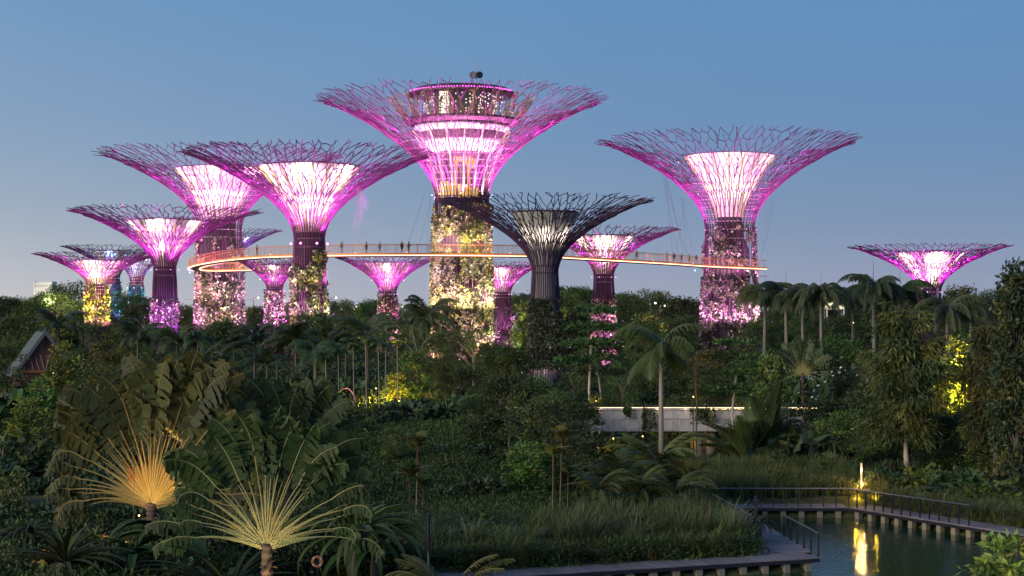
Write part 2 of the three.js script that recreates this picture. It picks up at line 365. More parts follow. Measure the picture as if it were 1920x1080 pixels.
tower({ seed: 3, cx: 580, d: 222, R: 224, rimY: 289, neckY: 448, rn: 28, rb: 31, fr: 93, fTop: 314, fBot: 436, fb: 21, pw: 1.9, N: 26, K: 7,
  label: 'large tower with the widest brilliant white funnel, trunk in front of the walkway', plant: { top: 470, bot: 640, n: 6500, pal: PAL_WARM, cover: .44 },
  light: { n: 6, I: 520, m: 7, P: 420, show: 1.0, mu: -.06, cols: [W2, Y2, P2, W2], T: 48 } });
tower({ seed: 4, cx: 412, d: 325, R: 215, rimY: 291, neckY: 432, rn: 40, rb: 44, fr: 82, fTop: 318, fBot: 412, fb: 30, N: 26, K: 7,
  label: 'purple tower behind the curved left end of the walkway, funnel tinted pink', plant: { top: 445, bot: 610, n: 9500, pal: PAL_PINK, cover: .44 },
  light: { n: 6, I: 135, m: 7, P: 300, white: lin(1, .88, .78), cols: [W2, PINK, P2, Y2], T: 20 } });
tower({ seed: 5, cx: 309, d: 262, R: 169, rimY: 396, neckY: 506, rn: 20, rb: 23, fr: 67, fTop: 415, fBot: 500, fb: 15, N: 22, K: 6,
  label: 'purple tower with white funnel left of the walkway, canopy overlapping the trunk behind it', plant: { top: 560, bot: 610, n: 900, pal: PAL_PINK, cover: .5 },
  light: { n: 5, I: 400, m: 6, P: 460, cols: [P2, V2], T: 12 } });
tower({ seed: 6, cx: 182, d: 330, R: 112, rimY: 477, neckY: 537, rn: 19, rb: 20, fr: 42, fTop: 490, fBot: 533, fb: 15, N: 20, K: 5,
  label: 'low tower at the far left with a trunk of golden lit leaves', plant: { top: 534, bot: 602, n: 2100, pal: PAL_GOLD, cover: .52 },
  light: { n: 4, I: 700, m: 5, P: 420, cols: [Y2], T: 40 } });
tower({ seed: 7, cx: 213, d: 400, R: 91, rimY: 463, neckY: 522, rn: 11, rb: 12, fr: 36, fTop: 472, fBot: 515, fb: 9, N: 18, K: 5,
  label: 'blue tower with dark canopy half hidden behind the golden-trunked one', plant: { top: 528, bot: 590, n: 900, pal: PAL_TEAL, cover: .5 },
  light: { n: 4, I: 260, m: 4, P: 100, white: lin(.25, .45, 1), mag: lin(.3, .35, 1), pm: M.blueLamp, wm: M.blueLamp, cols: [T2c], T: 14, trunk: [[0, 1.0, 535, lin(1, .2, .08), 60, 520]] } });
tower({ seed: 8, cx: 256, d: 440, R: 62, rimY: 476, neckY: 528, rn: 12, rb: 13, fr: 24, fTop: 486, fBot: 518, fb: 8, N: 16, K: 4,
  label: 'small blue tower with a red band under its funnel and teal trunk', plant: { top: 532, bot: 595, n: 900, pal: PAL_TEAL, cover: .5 },
  light: { n: 4, I: 900, m: 4, P: 300, white: lin(.35, .45, 1), mag: lin(.45, .3, 1), pm: M.blueLamp, wm: M.blueLamp, cols: [T2c], T: 16, trunk: [[0, 1.2, 540, lin(1, .2, .08), 110, 522], [40, 1.2, 540, lin(1, .2, .08), 90, 522], [-40, 1.2, 540, lin(1, .2, .08), 90, 522]] } });
tower({ seed: 9, cx: 424, d: 420, R: 99, rimY: 432, neckY: 500, rn: 14, rb: 15, fr: 42, fTop: 444, fBot: 494, fb: 10, N: 18, K: 5,
  label: 'blue-violet tower mostly hidden behind the trunk at the curved walkway end',
  light: { n: 4, I: 420, m: 5, P: 420, white: lin(.35, .45, 1), mag: lin(.45, .22, 1), pm: M.blueLamp, wm: M.blueLamp } });
tower({ seed: 10, cx: 515, d: 288, R: 72, rimY: 488, neckY: 546, rn: 14, rb: 16, fr: 33, fTop: 498, fBot: 538, fb: 9, N: 18, K: 5,
  label: 'small white-glowing tower under the walkway, left of the broad white-funnelled trunk', plant: { top: 545, bot: 605, n: 1000, pal: PAL_PINK, cover: .5 },
  light: { n: 4, I: 620, m: 5, P: 520, cols: [W2, P2], T: 16 } });
tower({ seed: 11, cx: 727, d: 340, R: 93, rimY: 484, neckY: 552, rn: 15, rb: 18, fr: 46, fTop: 494, fBot: 544, fb: 10, N: 19, K: 5,
  label: 'small white-glowing tower under the walkway, just left of the tallest trunk', plant: { top: 548, bot: 685, n: 1700, pal: PAL_PINK, cover: .5 },
  light: { n: 4, I: 620, m: 5, P: 560, cols: [W2, Y2, P2, W2], T: 26 } });
tower({ seed: 12, cx: 941, d: 330, R: 80, rimY: 493, neckY: 552, rn: 16, rb: 19, fr: 38, fTop: 503, fBot: 547, fb: 12, N: 18, K: 5,
  label: 'small white-glowing tower between the tallest trunk and the dark unlit tower', plant: { top: 575, bot: 690, n: 1500, pal: PAL_PINK, cover: .5 },
  light: { n: 4, I: 620, m: 5, P: 560, cols: [W2, P2, V2, P2], T: 26 } });
tower({ seed: 13, cx: 1022, d: 216, R: 191, rimY: 377, neckY: 512, rn: 24, rb: 28, fr: 61, fTop: 400, fBot: 500, fb: 19, N: 25, K: 6, unlit: true, bar: .076, hoops: [0, .1],
  label: 'unlit dark tower with bare grey concrete funnel standing before the walkway', plant: { top: 560, bot: 690, n: 7000, pal: PAL_DARK, cover: .55 },
  light: { n: 6, I: 140, m: 0, cols: [W2], T: 1.2, white: lin(1, .86, .74) } });  // bracket lamps on this trunk are added fill, only to brighten it
tower({ seed: 14, cx: 1132, d: 306, R: 136, rimY: 431, neckY: 520, rn: 18, rb: 22, fr: 54, fTop: 444, fBot: 514, fb: 15, N: 21, K: 6,
  label: 'purple tower with white funnel behind the walkway, right of the dark tower', plant: { top: 560, bot: 675, n: 1500, pal: [[.80, .50, .42], [.72, .55, .45], [.4, .12, .3], [.85, .75, .6]], cover: .48 },
  light: { n: 5, I: 450, m: 6, P: 480, cols: [W2, PINK], T: 26 } });
tower({ seed: 15, cx: 1743, d: 350, R: 141, rimY: 463, neckY: 548, rn: 20, rb: 22, fr: 62, fTop: 474, fBot: 540, fb: 13, N: 22, K: 6,
  label: 'magenta tower with white funnel alone above the palms at the far right', light: { n: 5, I: 560, m: 6, P: 560 } });

// the glazed crown of the tallest tower
{
  const { t, s, y, rn } = T1;
  const m = (px) => px * s, ring = (name, prof, mat, seg = 64) => mesh(name, new THREE.LatheGeometry(prof.map(([r, py]) => new THREE.Vector2(m(r), y(py))), seg), mat, t);
  const darkPlum = std([.07, .035, .06], .6), plum = std([.30, .16, .28], .6), cream = M.funnel;
  ring('inner_core', [[47, 372], [45, 330], [47, 300], [56, 288]], std([.16, .07, .14], .6), 40);
  ring('white_band', [[56, 288], [70, 268], [72, 266], [60, 264]], cream);
  ring('plum_band', [[66, 265], [80, 250], [60, 248]], plum);
  ring('soffit_ring', [[80, 250], [84, 245], [90, 242], [90, 238], [60, 238]], cream);
  ring('floor_slab', [[95, 236], [108, 232], [110, 226], [90, 226], [30, 226]], darkPlum);
  ring('roof', [[20, 174], [84, 176], [100, 181], [103, 180], [101, 176], [88, 168], [30, 165], [0, 165]], darkPlum);
  const inner = ring('rear_wall', [[55, 226], [55, 172]], std([.06, .05, .03], .8), 40);
  const g = new THREE.BoxGeometry(m(90) * 2 * Math.sin(Math.PI / 28) - .08, y(178) - y(226), .06);
  const fr = new MB(); fr.box(-m(90) * Math.sin(Math.PI / 28), 0, 0, .09, y(178) - y(226), .14, [1, 1, 1]);
  const frg = fr.geo(), frm = std([.12, .1, .06], .5);
  for (let k = 0; k < 28; k++) {
    const a = (k + .5) / 28 * Math.PI * 2, p = mesh('window_pane', g, M.glass, t); p.position.set(Math.sin(a) * m(90), (y(178) + y(226)) / 2, Math.cos(a) * m(90)); p.rotation.y = a;
    mesh('mullion', frg, frm, p);
  }
  // hanging strings of little lamps inside, warm counter light below
  const R = rng(99), lamps = [], gs = new THREE.IcosahedronGeometry(.11, 0);
  for (let k = 0; k < 60; k++) { const a = (R() - .5) * 3.0, r = m(58 + R() * 28), n = 1 + Math.floor(R() * 4); for (let j = 0; j < n; j++) lamps.push(gs.clone().translate(Math.sin(a) * r, y(183) - j * .75 - R() * 1.5, Math.cos(a) * r)); }
  tag(mesh('hanging_lamps', mergeGeometries(lamps), std([.1, .1, .1], .4, { emissive: lin(1, .93, .68), emissiveIntensity: 2.0 }), t), null, null, null, 'stuff');
  for (let k = 0; k < 7; k++) { const a = (k - 3) * .42; bulb(t, V(Math.sin(a) * m(80), y(219), Math.cos(a) * m(80)), WARM, 8, M.warmLamp, .10, 'ceiling_lamp'); }
  const led = []; for (let k = 0; k < 46; k++) { const a = (k - 23) / 23 * 1.15; led.push(new THREE.SphereGeometry(.10, 6, 4).translate(Math.sin(a) * m(103), y(176), Math.cos(a) * m(103))); }
  tag(mesh('roof_lamps', mergeGeometries(led), std([.1, .1, .1], .4, { emissive: lin(1, .12, .75), emissiveIntensity: 4 }), t), null, null, null, 'stuff');
  for (let k = 0; k < 5; k++) { const a = (k - 2) * .5; flood(t, V(Math.sin(a) * m(101), y(176), Math.cos(a) * m(101)), V(Math.sin(a) * m(112), y(150), Math.cos(a) * m(112)), MAG, 30, 1.2, M.pinkLamp, .4); }
  // planted brackets round the crown, and the cream struts that flare up to it
  const sg = new MB(); { const ps = []; for (let k = 0; k <= 8; k++) { const f = k / 8; ps.push(V(0, lerp(y(368), y(246), f), m(49 + 42 * Math.pow(f, 1.6)))); } sg.tube(ps, .20, 6, [1, 1, 1]); }
  const strutG = sg.geo(), strutM = std([.72, .66, .56], .6);
  for (let k = 0; k < 16; k++) { const o = mesh('strut', strutG, strutM, t); o.rotation.y = k / 16 * Math.PI * 2 + .1; }
  const bg = new MB(); { const q = rng(5); bg.tube([V(0, y(230), m(100)), V(0, y(208), m(122)), V(0, y(188), m(132))], .16, 5, [.2, .16, .12]); for (let k = 0; k < 60; k++) { const f = q(), p = V((q() - .5) * 1.2, lerp(y(226), y(184), f), m(104 + 28 * f) + (q() - .5)), d = randDir(q); bg.leaf(p, d, across(d, q), .5, .3, .2, [.22 + q() * .15, .26 + q() * .1, .08]); } }
  const bgg = bg.geo(); for (let k = 0; k < 18; k++) { const o = mesh('planted_bracket', bgg, M.bark, t); o.rotation.y = k / 18 * Math.PI * 2 + .2; }
  // lit panels on the core
  const pm = std([.3, .2, .08], .6, { emissive: lin(1, .55, .10), emissiveIntensity: .75 });
  for (const [a, py, w, h] of [[-.12, 296, 1.5, 2.2], [.22, 303, 1.6, 2.0], [.5, 310, 1.2, 1.8], [-.72, 356, 2.2, 2.4], [-.35, 358, 1.4, 2.0], [.12, 362, 2.0, 2.2], [.55, 364, 1.6, 1.6], [-.2, 330, .5, 5], [.3, 336, .5, 4]]) { const o = mesh('lit_window', new THREE.BoxGeometry(w, h, .12), pm, t); const r = m(47.6); o.position.set(Math.sin(a) * r, y(py), Math.cos(a) * r); o.rotation.y = a; }
  // light on the bands, from lamps on the struts
  for (let k = 0; k < 8; k++) { const a = (k + .5) / 8 * Math.PI * 2; flood(t, V(Math.sin(a) * m(84), y(300), Math.cos(a) * m(84)), V(Math.sin(a) * m(58), y(268), Math.cos(a) * m(58)), lin(1, .74, .92), 55, .9, M.whiteLamp, .4); }
  for (let k = 0; k < 8; k++) { const a = k / 8 * Math.PI * 2; flood(t, V(Math.sin(a) * m(56), y(366), Math.cos(a) * m(56)), V(Math.sin(a) * m(52), y(300), Math.cos(a) * m(52)), lin(1, .5, .85), 90, .9, M.whiteLamp, .5); }
  // mast with two round antennas
  const mast = thing('antenna_mast', 'thin mast with two dark round antennas on the tallest roof', 'antenna', V(X(893, 279), Y(166, 279), -279));
  const mh = Y(112, 279) - Y(166, 279);
  mesh('pole', new THREE.CylinderGeometry(.05, .11, mh, 8).translate(0, mh / 2, 0), std([.4, .38, .36], .5), mast);
  for (const sx of [-1, 1]) { const d = mesh('dish', new THREE.LatheGeometry([[0, 0], [.3, .05], [.55, .2], [.62, .34], [.5, .40], [0, .3]].map(([a, b]) => new THREE.Vector2(a, b)), 18).rotateX(Math.PI / 2), M.railDark, mast); d.position.set(sx * .48, Y(141, 279) - Y(166, 279), .05); d.rotation.y = sx * .35; }
  mesh('bracket', new RoundedBoxGeometry(1.1, .12, .14, 2, .03).translate(0, Y(146, 279) - Y(166, 279), 0), M.railDark, mast);
}

// ------------------------------------------------------------------ the curved walkway
const deckY = 20.5, deckPts = [[1428, 505], [1317, 500], [1259, 496], [1101, 487], [997, 481.5], [880, 479.8], [748, 479.3], [602, 480.5], [500, 483.5], [439, 488.5], [396, 494.5], [371, 500], [364, 504.5], [374, 507.5], [405, 508.6], [440, 508], [492, 506.8]]
  .map(([px, py]) => { const d = F * (deckY - HC) / (HORIZON - py); return V(X(px, d), deckY, -d); });
const deckCurve = new THREE.CatmullRomCurve3(deckPts, false, 'centripetal');
{
  const sw = thing('skyway', 'curved orange-lit aerial walkway running between the tower trunks', 'walkway', V(0, 0, 0));
  const n = 220, pts = deckCurve.getSpacedPoints(n), side = pts.map((p, k) => { const t = V().subVectors(pts[Math.min(n, k + 1)], pts[Math.max(0, k - 1)]).normalize(); return V(-t.z, 0, t.x); });
  const extr = (prof) => { const b = new MB(); let prev; pts.forEach((p, k) => { const ring = prof.map(([o, h]) => b.v(V(p.x + side[k].x * o, p.y + h, p.z + side[k].z * o), [1, 1, 1])); if (prev) for (let j = 0; j < ring.length; j++) { const j2 = (j + 1) % ring.length; b.tri(prev[j], prev[j2], ring[j2]); b.tri(prev[j], ring[j2], ring[j]); } prev = ring; }); const g = b.geo().toNonIndexed(); g.computeVertexNormals(); return g; };
  mesh('deck', extr([[-.95, 0], [.95, 0], [.95, .34], [-.95, .34]]), M.deckSteel, sw);
  mesh('keel', extr([[-.5, -.002], [-.2, -.18], [.2, -.18], [.5, -.002]]), M.steelDark, sw);
  for (const sg of [-1, 1]) {
    mesh('light_strip', extr([[sg * .98, -.05], [sg * 1.16, -.05], [sg * 1.16, .06], [sg * .98, .06]]), M.strip, sw);
    mesh('toe_rail', extr([[sg * .99, .125], [sg * 1.04, .125], [sg * 1.04, .36], [sg * .99, .36]]), M.rail, sw);
    const rail = pts.map((p, k) => V(p.x + side[k].x * sg * 1.0, p.y + 1.62, p.z + side[k].z * sg * 1.0)), rb = new MB(); rb.tube(rail, .04, 5, [1, 1, 1]); mesh('handrail', rb.geo(), M.rail, sw);
    const post = new THREE.CylinderGeometry(.028, .034, 1.3, 5).translate(0, .65, 0), net = new MB();
    const sp = deckCurve.getSpacedPoints(130);
    for (let k = 0; k < sp.length; k++) { const t = V().subVectors(sp[Math.min(130, k + 1)], sp[Math.max(0, k - 1)]).normalize(), sx = -t.z * sg, sz = t.x * sg; const m = mesh('rail_post', post, M.rail, sw); m.position.set(sp[k].x + sx, sp[k].y + .32, sp[k].z + sz); }
    for (let j = 1; j < 6; j++) { const w = pts.map((p, k) => V(p.x + side[k].x * sg, p.y + .34 + j * .21, p.z + side[k].z * sg)); net.tube(w, .010, 3, [1, 1, 1]); }
    mesh('rail_wires', net.geo(), M.rail, sw);
  }
  const lp = deckCurve.getSpacedPoints(26);
  for (let k = 0; k < lp.length; k++) bulb(sw, V(lp[k].x, lp[k].y + .5, lp[k].z), lin(1, .5, .22), k < 6 || k > 17 ? 16 : 2.4, M.warmLamp, .05, 'deck_lamp');
  for (const [px, py] of [[1303, 502], [356, 506.5], [300, 0]].slice(0, 2)) { const d = F * (deckY - HC) / (HORIZON - py) - 1; bulb(sw, V(X(px, d), deckY - .5, -d), lin(.5, .35, 1), 14, M.blueLamp, .16, 'deck_lamp'); }
  // hangers up to the canopies
  const cab = new MB(), R = rng(41);
  const hang = (px, py, d, list, rad) => list.forEach(([qx, qy]) => { const a = V(X(px + (R() - .5) * 20, d), Y(py, d), -d), b = V(X(qx, d - 8), Y(qy, d - 8), -d + 8); const ps = []; for (let k = 0; k <= 6; k++) { const q = a.clone().lerp(b, k / 6); q.y -= Math.sin(k / 6 * Math.PI) * .3; ps.push(q); } cab.tube(ps, rad, 3, [1, 1, 1]); });
  hang(1240, 330, 300, [[1262, 488], [1275, 490], [1292, 492], [1283, 480]], .03); hang(1275, 370, 296, [[1290, 492], [1268, 470], [1300, 480]], .025);
  hang(1450, 345, 303, [[1424, 495], [1418, 480], [1432, 470]], .025);
  hang(812, 330, 250, [[800, 470], [785, 462], [760, 470]], .02);
  mesh('hanger_cables', cab.geo(), std([.22, .22, .26], .5), sw);
}
{ // pale aerial roots hanging under the brightest canopy
  const o = thing('hanging_roots', 'pale thread-like roots hanging under the right side of the brightest canopy', 'plant', V(X(672, 218), Y(352, 218), -218)), b = new MB(), R = rng(8);
  for (let k = 0; k < 16; k++) { const a = (R() - .3) * 1.1, L = 3.5 + R() * 4, ps = []; for (let j = 0; j <= 6; j++) { const f = j / 6; ps.push(V(a * 3.2 * f * (1.2 - .3 * f) + (R() - .5) * .08, -L * f * (.8 + .2 * f), (R() - .5) * .1 + f * (R() - .5))); } b.tube(ps, (t) => lerp(.03, .012, t), 3, [.62, .55, .62]); }
  mesh('root_threads', b.geo(), M.bark, o);
}

// ------------------------------------------------------------------ plants: prototypes
const G1 = [.062, .100, .024], G2 = [.046, .082, .026], G3 = [.100, .140, .032], G4 = [.040, .066, .028], OLIVE = [.105, .104, .028], BLUEG = [.048, .086, .052];
const vary = (c, R, a = .5) => { const m = 1 - a / 2 + R() * a, w = (R() - .5) * .25; return [c[0] * m * (1 + w), c[1] * m, c[2] * m * (1 - w)]; };
function trunkGeo(R, pts, r0, r1, col = [.12, .10, .08], sides = 7) { const b = new MB(); b.tube(pts, (t) => lerp(r0, r1, t) * (1 + .35 * Math.exp(-t * 14)), sides, (t) => { const m = .75 + R() * .5; return col.map((c) => c * m); }, true); return b; }
// A broadleaf crown: leaf clumps at the ends of limbs inside a lumpy envelope
function broadTree(seed, o) {
  const R = rng(seed), g = new THREE.Group(), h = o.h, tb = trunkGeo(R, [V(0, -.6, 0), V((R() - .5) * .3, h * .2, (R() - .5) * .3), V((R() - .5) * .5, h * .42, (R() - .5) * .5), V((R() - .5) * .6, h * .72, 0)], o.tr ?? h * .018, h * .006, o.bark), cb = new MB();
  const n = o.clumps ?? 46;
  for (let k = 0; k < n; k++) {
    const lay = o.layers ? (Math.floor(R() * o.layers) + .5) / o.layers : R();
    const f = lerp(o.low ?? .30, 1, lay), ang = R() * Math.PI * 2, env = o.env ? o.env(lay) : Math.sqrt(Math.max(.05, 1 - Math.pow(2 * lay - .85, 2) * .72));
    const rr = o.w * env * Math.pow(R(), .45) * (.75 + .5 * noise(ang * 1.3 + seed, f * 4)), c = V(Math.cos(ang) * rr, f * h * .95 + (o.layers ? -.02 * h * rr / o.w : 0), Math.sin(ang) * rr);
    const from = V(0, Math.min(h * (o.weep || o.layers ? .97 : .7), c.y * (o.weep || o.layers ? .97 : .72)), 0), mid = from.clone().lerp(c, .5); mid.y += .03 * h;
    if (k % 2 === 0) tb.tube([from, mid, c], (t) => lerp(h * .007, h * .002, t) * (o.limb ?? 1), 4, o.limbC ?? o.bark ?? [.12, .10, .08]);
    const cr = (o.cr ?? .13) * h * (.7 + R() * .6), tone = vary(R() < .3 ? (o.c2 ?? G3) : (o.c ?? G1), R, .7);
    for (let j = 0; j < (o.leaves ?? 84); j++) {
      const d = randDir(R), q = Math.pow(R(), .5) * cr, p = c.clone().add(V(d.x * q, d.y * q * (o.flat ?? .62), d.z * q));
      if (o.weep) p.y -= R() * o.weep;
      const out = p.clone().sub(V(0, c.y - cr, 0)).normalize(), dir = randDir(R).addScaledVector(out, .8).add(V(0, o.droop ?? -.25, 0)).normalize();
      cb.leaf(p, dir, across(dir, R), o.leaf * (.85 + R() * .7), o.leaf * (o.lw ?? .55), .18, vary(tone, R, .5));
    }
  }
  mesh('trunk', tb.geo(), M.bark, g); mesh('crown', cb.geo(), M.leaf, g);
  g.userData.h = h; return g;
}
// A feather palm frond along +x, rising by a0 and bending to a1
function frond(R, o) {
  const b = new MB(), n = 12, pts = [V(0, 0, 0)], ang = [];
  for (let k = 0; k <= n; k++) { const t = k / n; ang.push(lerp(o.a0, o.a1, Math.pow(t, 1.2))); if (k) pts.push(pts[k - 1].clone().add(V(Math.cos(ang[k]), Math.sin(ang[k]), 0).multiplyScalar(o.L / n))); }
  b.tube(pts, (t) => lerp(.045, .012, t) * (o.L / 3), 4, o.rachis ?? [.10, .11, .04]);
  const m = o.n ?? 34;
  for (let k = 0; k < m; k++) for (const sg of [-1, 1]) {
    const t = lerp(o.t0 ?? .14, .995, (k + R() * .5) / m), i = Math.min(n - 1, Math.floor(t * n)), p = pts[i].clone().lerp(pts[i + 1], t * n - i), tn = V().subVectors(pts[i + 1], pts[i]).normalize();
    const len = o.leaf * Math.sin(Math.PI * clamp(.12 + t * .86)) * (.85 + R() * .3) + .08, side = V(0, 0, sg), dir = tn.clone().multiplyScalar(.55 + .5 * t).addScaledVector(side, 1).add(V(0, (o.drop ?? -.55) * (.6 + R() * .8) + (o.up ?? .2), 0)).normalize();
    const c = vary(o.c ?? G2, R, .5), m1 = p.clone().addScaledVector(dir, len * .55), m2 = m1.clone().add(dir.clone().add(V(0, o.drop ?? -.55, 0)).normalize().multiplyScalar(len * .45)), w = o.lw ?? .05;
    b.strip([p, m1, m2], [tn, tn, tn], (u) => w * (1 - u * .8), c);
  }
  return b.geo();
}
function featherPalm(seed, o) {
  const R = rng(seed), g = new THREE.Group(), h = o.h, top = V((R() - .5) * .05 * h, h, (R() - .5) * .05 * h), tb = trunkGeo(R, [V(0, -.6, 0), V(top.x * .3, h * .35, top.z * .3), V(top.x * .7, h * .7, top.z * .7), top], o.tr ?? .16, (o.tr ?? .16) * .7, o.bark ?? [.16, .14, .12], 8);
  mesh('trunk', tb.geo(), M.bark, g);
  if (o.shaft) { const s = new MB(); s.tube([top, top.clone().add(V(0, o.shaft * .6, 0)), top.clone().add(V(0, o.shaft, 0))], (t) => (o.tr ?? .16) * lerp(.95, .4, t), 8, o.shaftC ?? [.07, .10, .03]); mesh('crownshaft', s.geo(), M.glossLeaf, g); }
  const gs = o.sets.map((q, k) => frond(rng(seed * 13 + k), { ...o.frond, ...q })), n = o.n ?? 16;
  for (let k = 0; k < n; k++) { const m = mesh('frond', gs[k % gs.length], o.mat ?? M.leaf, g); m.position.copy(top).add(V(0, (o.shaft ?? 0) * .9, 0)); m.rotation.set(0, k * 2.399 + R() * .5, (R() - .5) * .25, 'YZX'); m.scale.setScalar(.85 + R() * .3); }
  if (o.spear) { const s = new MB(); s.tube([top, top.clone().add(V(.03, o.spear * .6, 0)), top.clone().add(V(.05, o.spear, .03))], (t) => lerp(.05, .008, t), 4, [.06, .07, .03]); mesh('spear_leaf', s.geo(), M.leaf, g); }
  g.userData.h = h + (o.up ?? 1.5); return g;
}
// Strap leaves in a rosette (pandanus, cycads, agaves, banana fans)
function rosette(seed, o) {
  const R = rng(seed), g = new THREE.Group(), st = o.stem ?? .5;
  if (st > .2) mesh('trunk', trunkGeo(R, [V(0, -.5, 0), V(.03, st * .5, 0), V(0, st, .02)], o.tr ?? .12, (o.tr ?? .12) * .8, o.bark).geo(), M.bark, g);
  const gs = []; for (let v = 0; v < 4; v++) { const b = new MB(), pts = [V(0, 0, 0)], n = 7, a0 = (o.a0 ?? 1.2) - v * .28, a1 = (o.a1 ?? -.5) - v * .3; for (let k = 1; k <= n; k++) { const a = lerp(a0, a1, Math.pow(k / n, 1.3)); pts.push(pts[k - 1].clone().add(V(Math.cos(a), Math.sin(a), 0).multiplyScalar(o.L / n))); } const c = vary(o.c ?? G1, R, .4); b.strip(pts, pts.map(() => V(0, .25, .97)), (t) => o.w * (t < .5 ? .6 + t * .8 : 1 - (t - .5) * 1.9) + .004, c); b.strip(pts, pts.map(() => V(0, -.25, .97)), (t) => o.w * (t < .5 ? .6 + t * .8 : 1 - (t - .5) * 1.9) + .004, c); gs.push(b.geo()); }
  for (let k = 0; k < (o.n ?? 26); k++) { const m = mesh('leaf', gs[k % 4], M.glossLeaf, g); m.position.y = st; m.rotation.set(0, k * 2.399 + R() * .4, (R() - .5) * .2, 'YZX'); m.scale.setScalar(.75 + R() * .45); }
  g.userData.h = st + o.L * .75; return g;
}
function shrubGeo(seed, o) {
  const R = rng(seed), b = new MB();
  for (let k = 0; k < (o.n ?? 420); k++) {
    const a = R() * Math.PI * 2, e = Math.asin(R()), rr = (.55 + .5 * noise(a * 1.6 + seed, e * 3)) * Math.pow(R(), .3), p = V(Math.cos(a) * Math.cos(e) * rr, Math.sin(e) * rr, Math.sin(a) * Math.cos(e) * rr);
    const dir = randDir(R).addScaledVector(p, 1).add(V(0, .15, 0)).normalize(), L = (o.leaf ?? .22) * (.7 + R() * .6);
    b.leaf(p, dir, across(dir, R), L, L * (o.lw ?? .5), .2, vary(R() < .25 ? (o.c2 ?? G3) : (o.c ?? G1), R, .6));
  }
  return b.geo();
}
function shrub(seed, o) { const g = new THREE.Group(); const R = rng(seed); const t = new MB(); for (let k = 0; k < 5; k++) { const a = k * 1.26; t.tube([V(0, -.3, 0), V(Math.cos(a) * .18, .25, Math.sin(a) * .18), V(Math.cos(a) * .4, .55, Math.sin(a) * .4)], .025, 4, [.10, .08, .06]); } mesh('stems', t.geo(), M.bark, g); mesh('foliage', shrubGeo(seed, o), M.leaf, g); g.userData.h = 1; return g; }
function grassGeo(seed, o) {
  const R = rng(seed), b = new MB();
  for (let k = 0; k < (o.n ?? 26); k++) {
    const a = R() * Math.PI * 2, r = R() * (o.r ?? .3), lean = (o.lean ?? .6) * (.3 + R()), h = o.h * (.6 + R() * .6), dx = Math.cos(a), dz = Math.sin(a), pts = [];
    for (let j = 0; j <= 3; j++) { const t = j / 3; pts.push(V(dx * r + dx * lean * h * t * t, h * (t - lean * .35 * t * t), dz * r + dz * lean * h * t * t)); }
    const sd = V(-dz, 0, dx), c = vary(R() < (o.dry ?? .12) ? [.20, .15, .07] : (o.c ?? G3), R, .6);
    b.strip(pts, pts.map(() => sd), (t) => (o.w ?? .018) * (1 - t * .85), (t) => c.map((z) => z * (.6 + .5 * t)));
  }
  return b.geo();
}

